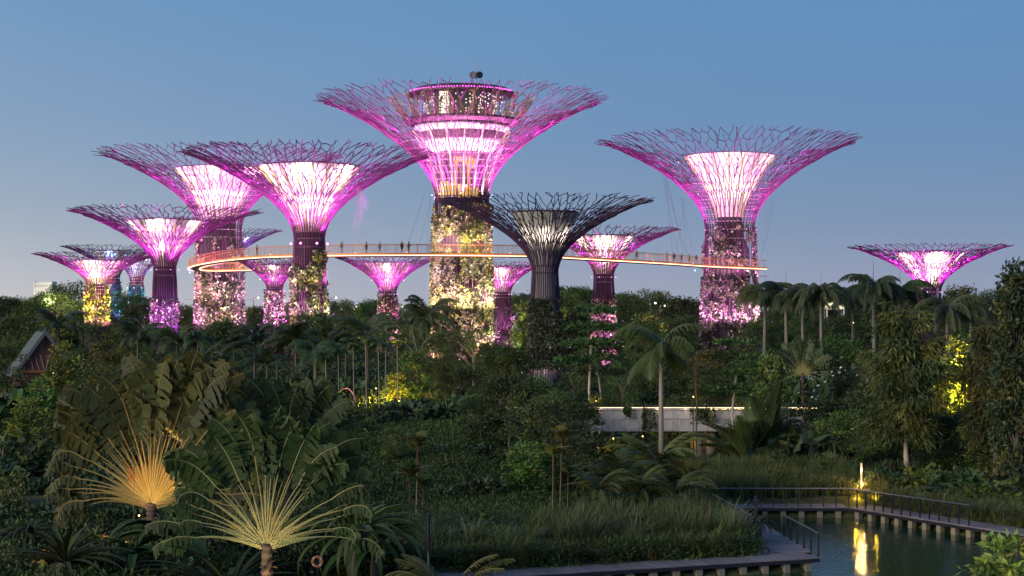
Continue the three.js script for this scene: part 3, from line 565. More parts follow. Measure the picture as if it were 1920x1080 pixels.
const PROTO = {
  broadA: broadTree(101, { h: 10, w: 4.2, leaf: .34, c: G1, clumps: 58 }),
  broadB: broadTree(102, { h: 10, w: 3.6, leaf: .30, c: G2, clumps: 56, low: .22 }),
  broadC: broadTree(103, { h: 10, w: 4.8, leaf: .38, c: G4, c2: G1, clumps: 60, low: .34 }),
  broadD: broadTree(104, { h: 10, w: 3.0, leaf: .32, c: OLIVE, c2: G3, clumps: 50, low: .15 }),
  airy: broadTree(105, { h: 10, w: 3.4, leaf: .26, c: G1, c2: G3, clumps: 34, leaves: 46, low: .45, cr: .10, bark: [.2, .17, .14] }),
  tabular: broadTree(106, { h: 10, w: 1.55, leaf: .24, c: [.045, .085, .028], c2: G3, clumps: 34, leaves: 60, low: .60, layers: 4, flat: .22, cr: .085, tr: .075, limb: .6, bark: [.42, .36, .32], env: (l) => 1.05 - .5 * l }),
  weeping: broadTree(107, { h: 12, w: 1.8, leaf: .42, lw: .21, c: [.045, .062, .024], c2: OLIVE, clumps: 100, leaves: 125, low: .32, cr: .065, droop: -1.3, weep: .9, tr: .17, limb: .7, limbC: [.10, .085, .06], bark: [.40, .34, .28], env: (l) => .55 + .75 * Math.sin(Math.PI * clamp(l * .85 + .14)) }),
  columnar: broadTree(108, { h: 14, w: 1.9, leaf: .36, c: G4, c2: OLIVE, clumps: 110, leaves: 62, low: .08, cr: .065, env: (l) => 1.05 - .62 * l }),
  conifer: broadTree(109, { h: 4, w: .62, leaf: .16, lw: .3, c: G1, c2: BLUEG, clumps: 60, leaves: 50, low: .05, cr: .06, env: (l) => 1.12 - .98 * l }),
  young: broadTree(110, { h: 4, w: 1.1, leaf: .26, c: [.07, .12, .03], c2: [.11, .14, .03], clumps: 20, leaves: 44, low: .45, cr: .11, flat: .35, layers: 3, tr: .05 }),
  leafy: broadTree(111, { h: 6, w: 1.7, leaf: .34, c: [.13, .19, .045], c2: [.17, .21, .05], clumps: 40, leaves: 64, low: .1, cr: .12, lw: .5 }),
  royal: featherPalm(121, { h: 11.2, tr: .26, shaft: 1.3, n: 26, spear: 4.2, up: 2.6, sets: [{ a0: 1.25, a1: -.9 }, { a0: .9, a1: -1.25 }, { a0: .35, a1: -1.5 }, { a0: .65, a1: -1.4 }], frond: { L: 4.5, leaf: 1.05, n: 50, lw: .055, c: [.066, .085, .040], drop: -.8, up: .05 } }),
  coconut: featherPalm(122, { h: 7.6, tr: .15, n: 18, up: 1.6, bark: [.32, .27, .22], sets: [{ a0: 1.2, a1: -.7 }, { a0: .75, a1: -1.1 }, { a0: .2, a1: -1.35 }, { a0: -.3, a1: -1.4 }], frond: { L: 3.0, leaf: .8, n: 40, lw: .045, c: [.10, .10, .03], drop: -.7 } }),
  sago: featherPalm(123, { h: 6.8, tr: .20, n: 17, up: 2.6, bark: [.11, .09, .07], sets: [{ a0: 1.45, a1: -.35 }, { a0: 1.2, a1: -.8 }, { a0: .75, a1: -1.1 }, { a0: .45, a1: -1.3 }], frond: { L: 4.4, leaf: 1.05, n: 44, lw: .07, c: [.050, .080, .045], drop: -.6 } }),
  sagoB: featherPalm(223, { h: 5.4, tr: .17, n: 13, up: 3.0, bark: [.11, .09, .07], sets: [{ a0: 1.5, a1: .1 }, { a0: 1.3, a1: -.5 }, { a0: .95, a1: -.7 }, { a0: .55, a1: -1.0 }], frond: { L: 4.0, leaf: .85, n: 40, lw: .06, c: [.058, .088, .036], drop: -.45 } }),
  sagoC: featherPalm(224, { h: 7.6, tr: .15, n: 15, up: 2.0, bark: [.14, .12, .09], sets: [{ a0: 1.35, a1: -.9 }, { a0: .9, a1: -1.3 }, { a0: .4, a1: -1.5 }, { a0: -.1, a1: -1.5 }], frond: { L: 3.5, leaf: 1.0, n: 40, lw: .06, c: [.044, .074, .046], drop: -.9 } }),
  betel: featherPalm(124, { h: 8.6, tr: .085, shaft: .9, n: 9, up: 1.2, bark: [.2, .18, .15], sets: [{ a0: 1.2, a1: -.7 }, { a0: .7, a1: -1.1 }, { a0: .3, a1: -1.2 }], frond: { L: 2.1, leaf: .7, n: 26, lw: .07, c: [.055, .085, .04], drop: -.5 } }),
  areca: featherPalm(125, { h: 1.4, tr: .07, n: 22, up: 2.4, sets: [{ a0: 1.5, a1: .1 }, { a0: 1.3, a1: -.5 }, { a0: 1.0, a1: -.9 }, { a0: .6, a1: -1.2 }], frond: { L: 3.1, leaf: .62, n: 44, lw: .036, c: [.10, .125, .032], drop: -.4, rachis: [.16, .13, .04] } }),
  lipstick: featherPalm(126, { h: 3.5, tr: .045, shaft: .7, shaftC: [.32, .06, .03], n: 8, up: 1.0, bark: [.2, .13, .08], sets: [{ a0: 1.4, a1: .3 }, { a0: 1.15, a1: -.2 }, { a0: .8, a1: -.6 }], frond: { L: 1.35, leaf: .42, n: 24, lw: .035, c: [.17, .16, .035], drop: -.2 } }),
  cycad: featherPalm(131, { h: .5, tr: .16, n: 24, up: 2.2, sets: [{ a0: 1.5, a1: .9 }, { a0: 1.3, a1: .35 }, { a0: 1.05, a1: 0 }, { a0: .75, a1: -.4 }], frond: { L: 2.7, leaf: .5, n: 34, lw: .05, c: [.055, .09, .035], drop: .1, up: .3 } }),
  pandanus: rosette(132, { L: 1.5, w: .045, n: 44, stem: 1.4, a0: 1.3, a1: -1.0, c: [.065, .085, .035], tr: .07 }),
  yucca: rosette(133, { L: 1.0, w: .03, n: 40, stem: .3, a0: 1.35, a1: .2, c: [.07, .09, .04] }),
  banana: rosette(134, { L: 2.4, w: .26, n: 10, stem: .9, a0: 1.35, a1: -.7, c: [.05, .09, .025], tr: .14 }),
  shrubA: shrub(141, { leaf: .20, c: G1 }), shrubB: shrub(142, { leaf: .26, c: G4, c2: G1 }), shrubC: shrub(143, { leaf: .17, c: [.08, .11, .025], c2: [.12, .12, .03] }), shrubD: shrub(144, { leaf: .30, lw: .6, c: BLUEG, c2: G2 }),
};
const KIND = { broadA: ['broadleaf_tree', 'tree'], broadB: ['broadleaf_tree', 'tree'], broadC: ['broadleaf_tree', 'tree'], broadD: ['broadleaf_tree', 'tree'], airy: ['airy_tree', 'tree'], tabular: ['tiered_tree', 'tree'], weeping: ['weeping_tree', 'tree'], columnar: ['columnar_tree', 'tree'], conifer: ['young_conifer', 'tree'], young: ['young_tree', 'tree'], leafy: ['leafy_tree', 'tree'], royal: ['royal_palm', 'palm'], coconut: ['coconut_palm', 'palm'], sago: ['feather_palm', 'palm'], sagoB: ['feather_palm', 'palm'], sagoC: ['feather_palm', 'palm'], betel: ['slender_palm', 'palm'], areca: ['clump_palm', 'palm'], lipstick: ['red_stemmed_palm', 'palm'], cycad: ['cycad', 'plant'], pandanus: ['pandanus', 'plant'], yucca: ['strap_leaf_plant', 'plant'], banana: ['banana_plant', 'plant'], shrubA: ['shrub', 'shrub'], shrubB: ['shrub', 'shrub'], shrubC: ['shrub', 'shrub'], shrubD: ['shrub', 'shrub'] };
const RP = rng(4242);
const TINTS = [[1, 1, 1], [.62, .70, .78], [1.25, 1.12, .75], [.8, 1.05, .85], [1.35, 1.4, 1.05], [.75, .72, .62], [1.05, .9, .7]].map((c) => [M.leaf, M.glossLeaf].map((m) => { const k = m.clone(); k.color.setRGB(...c); return k; }));   // each plant of its own green
// a plant at photo column px, its top at photo row py, standing d metres away; wide stretches it sideways
function grow(kind, px, py, d, label, group, wide = 1, turn) {
  const o = PROTO[kind].clone(), [name, cat] = KIND[kind], x = X(px, d), g = ground(x, -d), k = (Y(py, d) - g) / PROTO[kind].userData.h;
  o.name = numbered(name); o.position.set(x, g, -d); o.rotation.y = turn ?? RP() * Math.PI * 2; o.scale.set(k * wide * (.85 + .3 * h2(px, 7)), k, k * wide * (.85 + .3 * h2(px, 8)));
  const tint = TINTS[Math.floor(h2(px * 1.7, d) * TINTS.length)];
  o.traverse((m) => { if (m.material === M.leaf) m.material = tint[0]; else if (m.material === M.glossLeaf) m.material = tint[1]; });
  o.userData = {}; tag(o, label, cat, group); scene.add(o); return o;
}

// ------------------------------------------------------------------ far woods and undergrowth nobody could count
function scatter(name, geo, mat, list, label, tints) {
  const im = new THREE.InstancedMesh(geo, mat, list.length), m = new THREE.Matrix4(), q = new THREE.Quaternion(), up = V(0, 1, 0);
  list.forEach(([x, y, z, sx, sy, tint], k) => { m.compose(V(x, y, z), q.setFromAxisAngle(up, (h2(k, x) * 6.28)), V(sx, sy, sx)); im.setMatrixAt(k, m); if (tint) im.setColorAt(k, new THREE.Color().setRGB(...tint)); });
  im.name = name; tag(im, label, null, null, 'stuff'); scene.add(im); return im;
}
{
  const R = rng(77), merged = (k) => PROTO[k].children[1].geometry;
  const list = { broadA: [], broadB: [], broadC: [] };
  const skyline = (px) => 560 - 8 * Math.sin(px * .013) - 7 * noise(px * .03, 4) - (px > 1020 && px < 1330 ? 6 : 0) + 14 * smooth(px, 300, 380) * (1 - smooth(px, 800, 980)) + (px > 1500 ? 2 : 0);
  for (const [d, dy, step, hmax] of [[900, 6, 22, 60], [700, 12, 24, 40], [560, 22, 26, 30], [470, 34, 28, 24], [400, 48, 30, 20]]) for (let px = -140; px < 2080; px += step * (.7 + R() * .6)) {
    const dd = d * (.93 + R() * .14), x = X(px, dd), top = Y(skyline(px) + dy + (Math.pow(R(), 1.6) - .3) * 46, dd), k = top / 10; if (top < 2) continue;
    const v = ['broadA', 'broadB', 'broadC'][Math.floor(R() * 3)], tn = .75 + R() * .6; list[v].push([x, 0, -dd, k * (.75 + R() * .5), k, [tn, tn, tn]]);
  }
  let first = true;
  for (const v of Object.keys(list)) { scatter(first ? 'far_woods' : v === 'broadB' ? 'far_woods_001' : 'far_woods_002', merged(v), M.leaf, list[v], 'far treeline of dark woods along the horizon behind the towers'); first = false; }
  // bushes that cover the ground between the trees
  const bush = { shrubA: [], shrubB: [], shrubC: [], shrubD: [] }, names = Object.keys(bush);
  for (let k = 0; k < 5200; k++) {
    const d = 62 + Math.pow(R(), 1.25) * 300, px = -120 + R() * 2160, x = X(px, d);
    if (lakeDepth(x, d) > -2.2 || (d < 100 && x > 12) || (d < 103 && x > 26)) continue;
    const slope = smooth(d, 80, 88) * (1 - smooth(d, 112, 118)) * smooth(x, -12, -9) * (1 - smooth(x, 2, 5));
    if (slope > .3 && R() < .93) continue;                              // the open grassy bank
    if (d > 96 && d < 128 && x > 11 && x < 24 && R() < .8) continue;    // reeds
    if (x > 2 && x < 13.6 && d < 92 && R() < .7) continue;              // grasses by the walk
    const s = (.5 + R() * .9) * (d > 120 ? 1.5 : d > 90 ? 1.1 : .75), tn = .6 + R() * .8;
    bush[names[Math.floor(R() * 4)]].push([x, ground(x, -d) - .1, -d, s * 1.25, s * (.8 + R() * .5), [tn * (.9 + R() * .3), tn, tn]]);
  }
  names.forEach((v, k) => scatter(k ? 'undergrowth_00' + k : 'undergrowth', merged(v), M.leaf, bush[v], 'dense dark bushes filling the ground between the trees'));
}

// ------------------------------------------------------------------ trees one by one: [kind, column, top row, distance, label, group, width]
const TREES = [
  // far left, round the golden-trunked tower
  ['broadC', 18, 556, 350, 'dark round tree at the left edge of the skyline'], ['broadA', 62, 562, 345, 'low dark tree on the left skyline, under the pale tower block'], ['broadB', 132, 530, 380, 'tall dark tree rising beside the pale tower block on the left', null, 1.2],
  ['broadA', 98, 548, 370, 'spreading tree in front of the lights at the foot of the pale tower block'], ['broadB', 238, 548, 395, 'dark tree between the golden trunk and the small blue tower'], ['broadC', 272, 566, 330, 'dark tree right of the small blue tower'],
  ['broadA', 346, 572, 380, 'dark tree between the left purple tower and the curved walkway end'], ['broadC', 470, 574, 400, 'hazy tree behind the small tower under the curved walkway end'], ['broadB', 650, 566, 400, 'hazy tree on the skyline left of the small tower beside the tallest trunk'], ['broadA', 690, 562, 420, 'dark tree on the skyline just left of the small glowing tower'], ['broadB', 776, 572, 390, 'dark tree on the skyline between the small glowing tower and the tallest trunk'],
  // left, behind the hut
  ['broadA', 28, 588, 235, 'dark tree above the hut at the left edge'], ['sago', 108, 578, 225, 'dusky feather palm right behind the peaked hut roof', null, 1.1], ['broadB', 172, 602, 220, 'dark tree below the golden-lit trunk'], ['broadD', 226, 606, 235, 'brownish tree between the golden and purple trunks'],
  ['broadC', 292, 612, 210, 'dark tree below the left purple tower'], ['sago', 258, 600, 200, 'dark feather palm below the small blue tower'], ['leafy', 124, 640, 128, 'bright green leafy tree right beside the peaked hut', null, .85], ['leafy', 78, 708, 112, 'yellowish green leafy shrub tree below the hut', null, 1.1], ['broadB', 12, 640, 140, 'dark green tree at the left edge beside the hut'],
  ['broadD', 190, 640, 150, 'olive tree behind the left fan palm'], ['banana', 30, 700, 110, 'banana plant at the left edge below the hut'], ['shrubC', 20, 790, 96, 'yellow green shrub low at the left edge', null, 1.3],
  ['banana', 318, 918, 65, 'banana plant with broad leaves between the two lit fan palms'], ['banana', 250, 985, 63, 'banana plant low before the amber fan palm'], ['pandanus', 668, 900, 68, 'spiky plant with long drooping leaves right of the near fan palm', null, 1.3], ['banana', 700, 935, 69, 'banana plant with tattered leaves right of the near fan palm', null, .9], ['yucca', 430, 1012, 61, 'strap-leaved plant lit amber beside the near fan palm trunk', null, 1.4], ['yucca', 120, 985, 62, 'strap-leaved plant in the bottom left shade', null, 1.5], ['pandanus', 60, 960, 66, 'spiky plant in the bottom left shade', null, 1.3], ['leafy', 60, 745, 104, 'light green leafy bush at the left edge below the hut', null, 1.2], ['leafy', 745, 700, 137, 'small leafy tree lit amber behind the slender palm trunks', null, 1.1], ['leafy', 800, 735, 136, 'small amber-lit bush left of the bare trunk', null, 1.1],
  // centre right behind
  ['broadB', 972, 560, 360, 'dark tree just left of the unlit tower, behind its trunk'], ['broadA', 1060, 548, 420, 'rounded hazy tree right of the unlit trunk'], ['broadC', 1075, 590, 300, 'dark tree between the unlit trunk and the pink-lit trunk'], ['broadA', 1185, 556, 430, 'hazy tree right of the pink-lit trunk'], ['broadB', 1238, 548, 450, 'hazy rounded tree on the skyline under the walkway'], ['broadC', 1290, 556, 400, 'hazy tree on the skyline left of the walkway-end trunk'], ['broadA', 1215, 600, 280, 'dark tree below the skyline under the walkway'], ['broadB', 1275, 612, 260, 'dark tree left of the walkway-end trunk'],
  ['broadA', 1795, 536, 420, 'hazy tree right of the far magenta tower'], ['broadB', 1856, 545, 400, 'hazy tree on the right skyline near the edge'], ['broadC', 1660, 560, 400, 'hazy tree left of the far magenta tower'],
  // centre-left palms in front of the towers
  ['sagoB', 332, 600, 176, 'leftmost feather palm of the dark mass, below the left purple tower', 'massed dark feather palms'], ['sagoC', 372, 611, 170, 'feather palm below the gap left of the curved walkway end', 'massed dark feather palms'], ['broadC', 408, 598, 182, 'dark tree before the trunk at the curved walkway end'], ['sago', 440, 624, 165, 'feather palm directly under the curved walkway end', 'massed dark feather palms'], ['sagoB', 478, 594, 160, 'feather palm under the right half of the trunk at the walkway curve', 'massed dark feather palms'], ['sagoC', 520, 596, 170, 'feather palm left of the small tower under the walkway curve', 'massed dark feather palms'], ['sago', 556, 600, 152, 'feather palm before the small tower under the walkway curve', 'massed dark feather palms'], ['broadA', 592, 588, 185, 'dark tree hiding the foot of the brightest tower'], ['sagoB', 612, 609, 162, 'feather palm left of the brightest tower\'s trunk', 'massed dark feather palms'], ['sagoC', 648, 602, 158, 'feather palm right of the brightest tower\'s foot', 'massed dark feather palms'], ['sago', 690, 584, 155, 'tallest feather palm between the brightest trunk and the small glowing tower', 'massed dark feather palms'], ['sagoB', 500, 640, 140, 'feather palm before the small tower left of the tallest trunk', 'massed dark feather palms'], ['sagoC', 590, 628, 138, 'low feather palm in front, below the small tower under the walkway curve', 'massed dark feather palms'], ['sago', 420, 659, 142, 'low feather palm in front, below the brightest tower\'s foot', 'massed dark feather palms'], ['sagoB', 545, 672, 132, 'low feather palm in front, below the curved walkway end', 'massed dark feather palms'],
  ['betel', 664, 640, 124, 'slender palm left of the pink light arch', 'slender thin-trunked palms'], ['betel', 688, 628, 126, 'slender palm right of the pink light arch', 'slender thin-trunked palms'], ['betel', 722, 618, 128, 'tallest slender palm, before the small tower left of the tallest trunk', 'slender thin-trunked palms'], ['betel', 712, 640, 122, 'slender palm close beside the tallest slender one', 'slender thin-trunked palms'], ['betel', 636, 650, 122, 'slender palm second from left among the thin trunks', 'slender thin-trunked palms'], ['betel', 746, 632, 132, 'rightmost slender palm, beside the amber-lit shrubs', 'slender thin-trunked palms'], ['betel', 612, 665, 120, 'leftmost slender thin-trunked palm', 'slender thin-trunked palms'],
  // the dark trees in the middle
  ['sago', 800, 552, 168, 'spiky feather palm standing up against the left side of the tallest trunk', null, .8], ['broadA', 838, 618, 150, 'large dark tree hiding the foot of the tallest trunk', null, 1.1], ['airy', 782, 600, 142, 'airy tree left of the tallest trunk with lights showing through'], ['broadB', 780, 655, 138, 'dark tree left of the big tree below the tallest trunk'], ['airy', 890, 610, 140, 'loose-leaved tree before the right side of the tallest trunk'],
  ['broadC', 938, 640, 148, 'dark tree below the small tower beside the tallest trunk'], ['broadA', 945, 662, 140, 'dark tree left of the unlit trunk, in front of its foot', null, .7], ['broadB', 1005, 706, 126, 'dark broad tree in front of the left end of the footbridge', null, 1.25], ['broadA', 930, 715, 127, 'dark tree left of the footbridge, over the grassy bank', null, 1.1], ['broadC', 860, 690, 132, 'dark tree with a bare trunk at the top of the grassy bank'], ['broadC', 1085, 752, 122, 'leafy dark tree covering the left end of the pale footbridge panels', null, .8], ['broadA', 975, 745, 121, 'dark bush-like tree low before the hidden left part of the footbridge', null, 1.2], ['broadB', 1050, 735, 124, 'dark tree spilling over the left footbridge panels'],
  ['broadA', 1096, 652, 190, 'dark tree right of the unlit trunk', null, .75], ['broadB', 1165, 668, 175, 'dense tree below the pink-lit trunk, above the footbridge'], ['airy', 1075, 690, 160, 'pale-stemmed airy tree above the footbridge, left of the twin white trunks'], ['broadD', 1195, 640, 185, 'olive tree above the footbridge left of the coconut palm'], ['airy', 1170, 690, 150, 'airy tree above the footbridge, right of the twin white trunks'],
  ['tabular', 1108, 548, 136, 'tall white-trunked tree with a tiered crown before the pink-lit trunk, left of a pair', null, 1.15], ['tabular', 1122, 585, 137, 'white-trunked tiered tree, right of the pair before the pink-lit trunk', null, 1.0], ['tabular', 1378, 612, 126, 'slender tiered tree with grey trunk before the walkway-end tower', null, 1.15],
  ['coconut', 1240, 598, 124, 'coconut palm with slim pale trunk rising before the footbridge'], ['broadC', 1290, 660, 180, 'dark tree right of the coconut palm'], ['broadD', 1330, 655, 165, 'brownish tree below the walkway-end trunk'], ['broadA', 1440, 660, 165, 'dark tree right of the slender tiered tree'], ['broadA', 1340, 705, 150, 'dark tree above the right end of the footbridge'], ['leafy', 1446, 668, 150, 'yellow green leafy tree left of the small fan palm', null, .8],
  // royal palms on the right
  ['royal', 1432, 532, 205, 'royal palm touching the right side of the walkway-end trunk', 'row of royal palms'], ['royal', 1476, 530, 200, 'second royal palm from the left, right of the walkway-end trunk', 'row of royal palms'], ['royal', 1506, 545, 196, 'royal palm behind and left of the one with the clearest bare trunk', 'row of royal palms'], ['royal', 1541, 532, 184, 'royal palm with the clearest bare trunk, right of the walkway-end tower'], ['royal', 1602, 540, 205, 'royal palm between the clear-trunked one and the tallest', 'row of royal palms'], ['royal', 1641, 516, 186, 'tallest royal palm, left of the far magenta tower'], ['royal', 1684, 528, 196, 'royal palm just right of the tallest, before the magenta tower', 'row of royal palms'], ['royal', 1775, 556, 140, 'royal palm with drooping fronds before the golden-lit tree'], ['royal', 1822, 566, 190, 'rightmost royal palm, half hidden by the dark trees', 'row of royal palms'],
  ['broadB', 1420, 600, 215, 'dark tree under the royal palms beside the walkway-end trunk'], ['broadA', 1580, 630, 170, 'dark tree between the small fan palm and the weeping tree'], ['broadC', 1610, 690, 140, 'very dark bushy tree left of the weeping tree', null, 1.1], ['broadC', 1530, 660, 170, 'dark tree under the royal palms'],
  ['weeping', 1702, 560, 106, 'tall weeping tree with white trunk by the lake'], ['weeping', 1868, 590, 104, 'tall drooping tree near the right edge', null, 1.1], ['columnar', 1904, 478, 99, 'tallest narrow tree at the right edge', null, .85], ['broadC', 1768, 775, 112, 'low dark tree right of the weeping tree', null, 1.0], ['broadA', 1872, 640, 125, 'dark tree with forked trunk before the right edge', null, 1.1], ['broadB', 1750, 800, 108, 'dark bushy tree beside the white trunk of the weeping tree'], ['broadA', 1885, 760, 104, 'dark bushy tree low at the right edge', null, 1.2],
  ['leafy', 1808, 632, 132, 'tree lit bright gold from below behind the dark trees on the right', null, 1.0],
  ['leafy', 992, 566, 330, 'small yellow-lit tree left of the unlit trunk', null, .9], ['leafy', 1052, 578, 330, 'small yellow-lit tree right of the unlit trunk', null, .8], ['leafy', 1218, 586, 300, 'orange-lit tree under the walkway, left of the coconut palm', null, 1.2],
  ['broadA', 1600, 770, 116, 'dark tree behind the young conifer', null, 1.2], ['broadC', 1660, 720, 122, 'dark tree just left of the weeping tree trunk', null, 1.2], ['broadB', 1830, 770, 108, 'dark bushy tree in the shade left of the right edge', null, 1.3], ['broadC', 1550, 745, 128, 'dark tree behind the right footbridge abutment', null, 1.1], ['shrubA', 1730, 868, 101, 'low dark shrub right of the weeping trunk', null, 1.6], ['shrubB', 1800, 880, 98, 'dark shrub behind the lake bank on the right', null, 1.7], ['shrubA', 1870, 890, 95, 'dark shrub near the right edge of the bank', null, 1.7], ['shrubD', 1655, 875, 102, 'dark shrub between lamp column and pandanus', null, 1.4],
  ['broadC', 955, 702, 112, 'large dark leafy tree in front of the right end of the grassy bank', null, 1.1], ['broadB', 1022, 742, 106, 'dark leafy tree low before the left footbridge end, nearest of them', null, 1.3], ['broadA', 900, 742, 114, 'dark tree at the top right of the grassy bank', null, 1.2], ['broadD', 1075, 790, 100, 'olive shrub-like tree behind the red-stemmed palms', null, 1.4], ['leafy', 990, 830, 98, 'leafy green bush under the dark trees right of the bank', null, 1.5], ['broadB', 740, 800, 104, 'dark bush on the left part of the grassy bank', null, 1.3],
  ['areca', 1120, 872, 88, 'low clump palm left of the broad ones beside the red-stemmed palms', null, 1.1], ['areca', 1265, 880, 88, 'yellowish clump palm before the rightmost broad one', null, 1.1], ['areca', 1195, 825, 97, 'clump palm behind the broad ones', null, 1.2],
  ['yucca', 985, 962, 78, 'tussocky strap-leaved plant on the near bank left of the red-stemmed palms', null, 1.3], ['yucca', 1088, 985, 77.5, 'strap-leaved plant at the near bank edge', null, 1.2], ['pandanus', 1192, 950, 79.5, 'spiky plant on the near bank before the clump palms', null, 1.2], ['yucca', 1255, 972, 79, 'strap-leaved plant near the right part of the bank', null, 1.3], ['shrubC', 870, 955, 79, 'yellow green bush on the near bank left', null, 1.5], ['shrubA', 930, 990, 76, 'dark green bush at the near bank edge left', null, 1.5], ['shrubC', 1330, 968, 80, 'yellow green bush among the tall grasses of the island', null, 1.4], ['shrubB', 1140, 1000, 76.5, 'dark bush low at the edge of the near bank', null, 1.5], ['pandanus', 1420, 950, 82, 'spiky dry plant at the corner of the grassy island', null, 1.2],
  // round the footbridge and reeds
  ['cycad', 1440, 750, 120, 'large dark cycad with upright leaves right of the slender tiered tree', null, .62], ['cycad', 1400, 785, 119, 'lower cycad beside the large upright one'], ['shrubD', 1520, 800, 118, 'bluish shrub below the right footbridge abutment', null, 1.5], ['broadB', 1380, 790, 121, 'green leafy tree round the foot of the slender tiered trunk', null, .9], ['young', 1466, 836, 108, 'young yellow green tree above the reeds', null, 1.0], ['young', 1545, 862, 105, 'small young tree with bright top beside the lamp bed', null, .8], ['conifer', 1617, 766, 107, 'narrow young conifer behind the glowing lamp column', null, .9],
  ['pandanus', 1680, 846, 103, 'spiky pandanus left of the white weeping trunk'], ['pandanus', 1560, 808, 114, 'tall spiky pandanus above the reeds', null, 1.0], ['shrubA', 1585, 880, 104, 'grey green shrub left of the lamp column', null, 1.6],
  ['areca', 1160, 838, 92, 'broad clump palm by the reeds, leftmost of three'], ['areca', 1232, 806, 95, 'tallest broad clump palm, middle of three by the reeds', null, 1.15], ['areca', 1290, 850, 93, 'broad clump palm by the reeds, rightmost of three', null, .9], ['areca', 1200, 872, 90, 'low clump palm in front of the three broad ones'],
  ['lipstick', 1050, 816, 90, 'tall red-stemmed palm left of the broad clump palms', null, 1.1], ['lipstick', 1036, 846, 88, 'red-stemmed palm with orange tips, left of the tall one', null, 1.1], ['lipstick', 1064, 880, 86, 'short red-stemmed palm before the tall one', null, 1.1], ['lipstick', 780, 828, 84, 'red-stemmed palm alone on the dark bank'], ['lipstick', 768, 885, 80, 'lower yellowish red-stemmed palm on the bank', null, 1.3], ['lipstick', 792, 905, 79, 'lowest red-stemmed palm beside the dark post', null, 1.2],
  ['leafy', 1905, 1004, 62, 'yellow green broad-leaved bush in the bottom right corner', null, 1.0], ['areca', 838, 1030, 60, 'blue green palm at the bottom edge right of the lifebuoy', null, .8],
  ['shrubB', 1490, 700, 160, 'white-flowering shrub left of the small fan palm', null, 1.2], ['shrubB', 1628, 692, 135, 'white-flowering dark shrub left of the weeping tree', null, 1.0],
];
for (const [kind, px, py, d, label, group, wide] of TREES) grow(kind, px, py, d, label, group, wide ?? 1);

// ------------------------------------------------------------------ traveller's palms
function fanTrunk(R, hub, scale) {                    // a dark trunk ringed with old leaf scars
  const b = new MB(), pts = [], n = 26; for (let k = 0; k <= n; k++) pts.push(V((R() - .5) * .02, lerp(-.6, hub + .15, k / n), (R() - .5) * .02 - .03));
  b.tube(pts, (t) => scale * (.2 + .05 * Math.exp(-t * 6) + (Math.round(t * n) % 2 ? .028 : -.012) * (.6 + R() * .8)), 11, (t) => { const m = Math.round(t * n) % 2 ? .105 : .05; return [m * (.9 + R() * .4), m * .72, m * .62]; }, true);
  for (let k = 0; k < 26; k++) { const a = R() * 6.28, y = hub * (.35 + R() * .7), p = V(Math.cos(a) * .19 * scale, y, Math.sin(a) * .19 * scale), d = V(Math.cos(a) * .7, .5 - R(), Math.sin(a) * .7).normalize(); b.leaf(p, d, across(d, R), .25 * scale, .1 * scale, .3, [.10, .07, .045]); }
  return b;
}
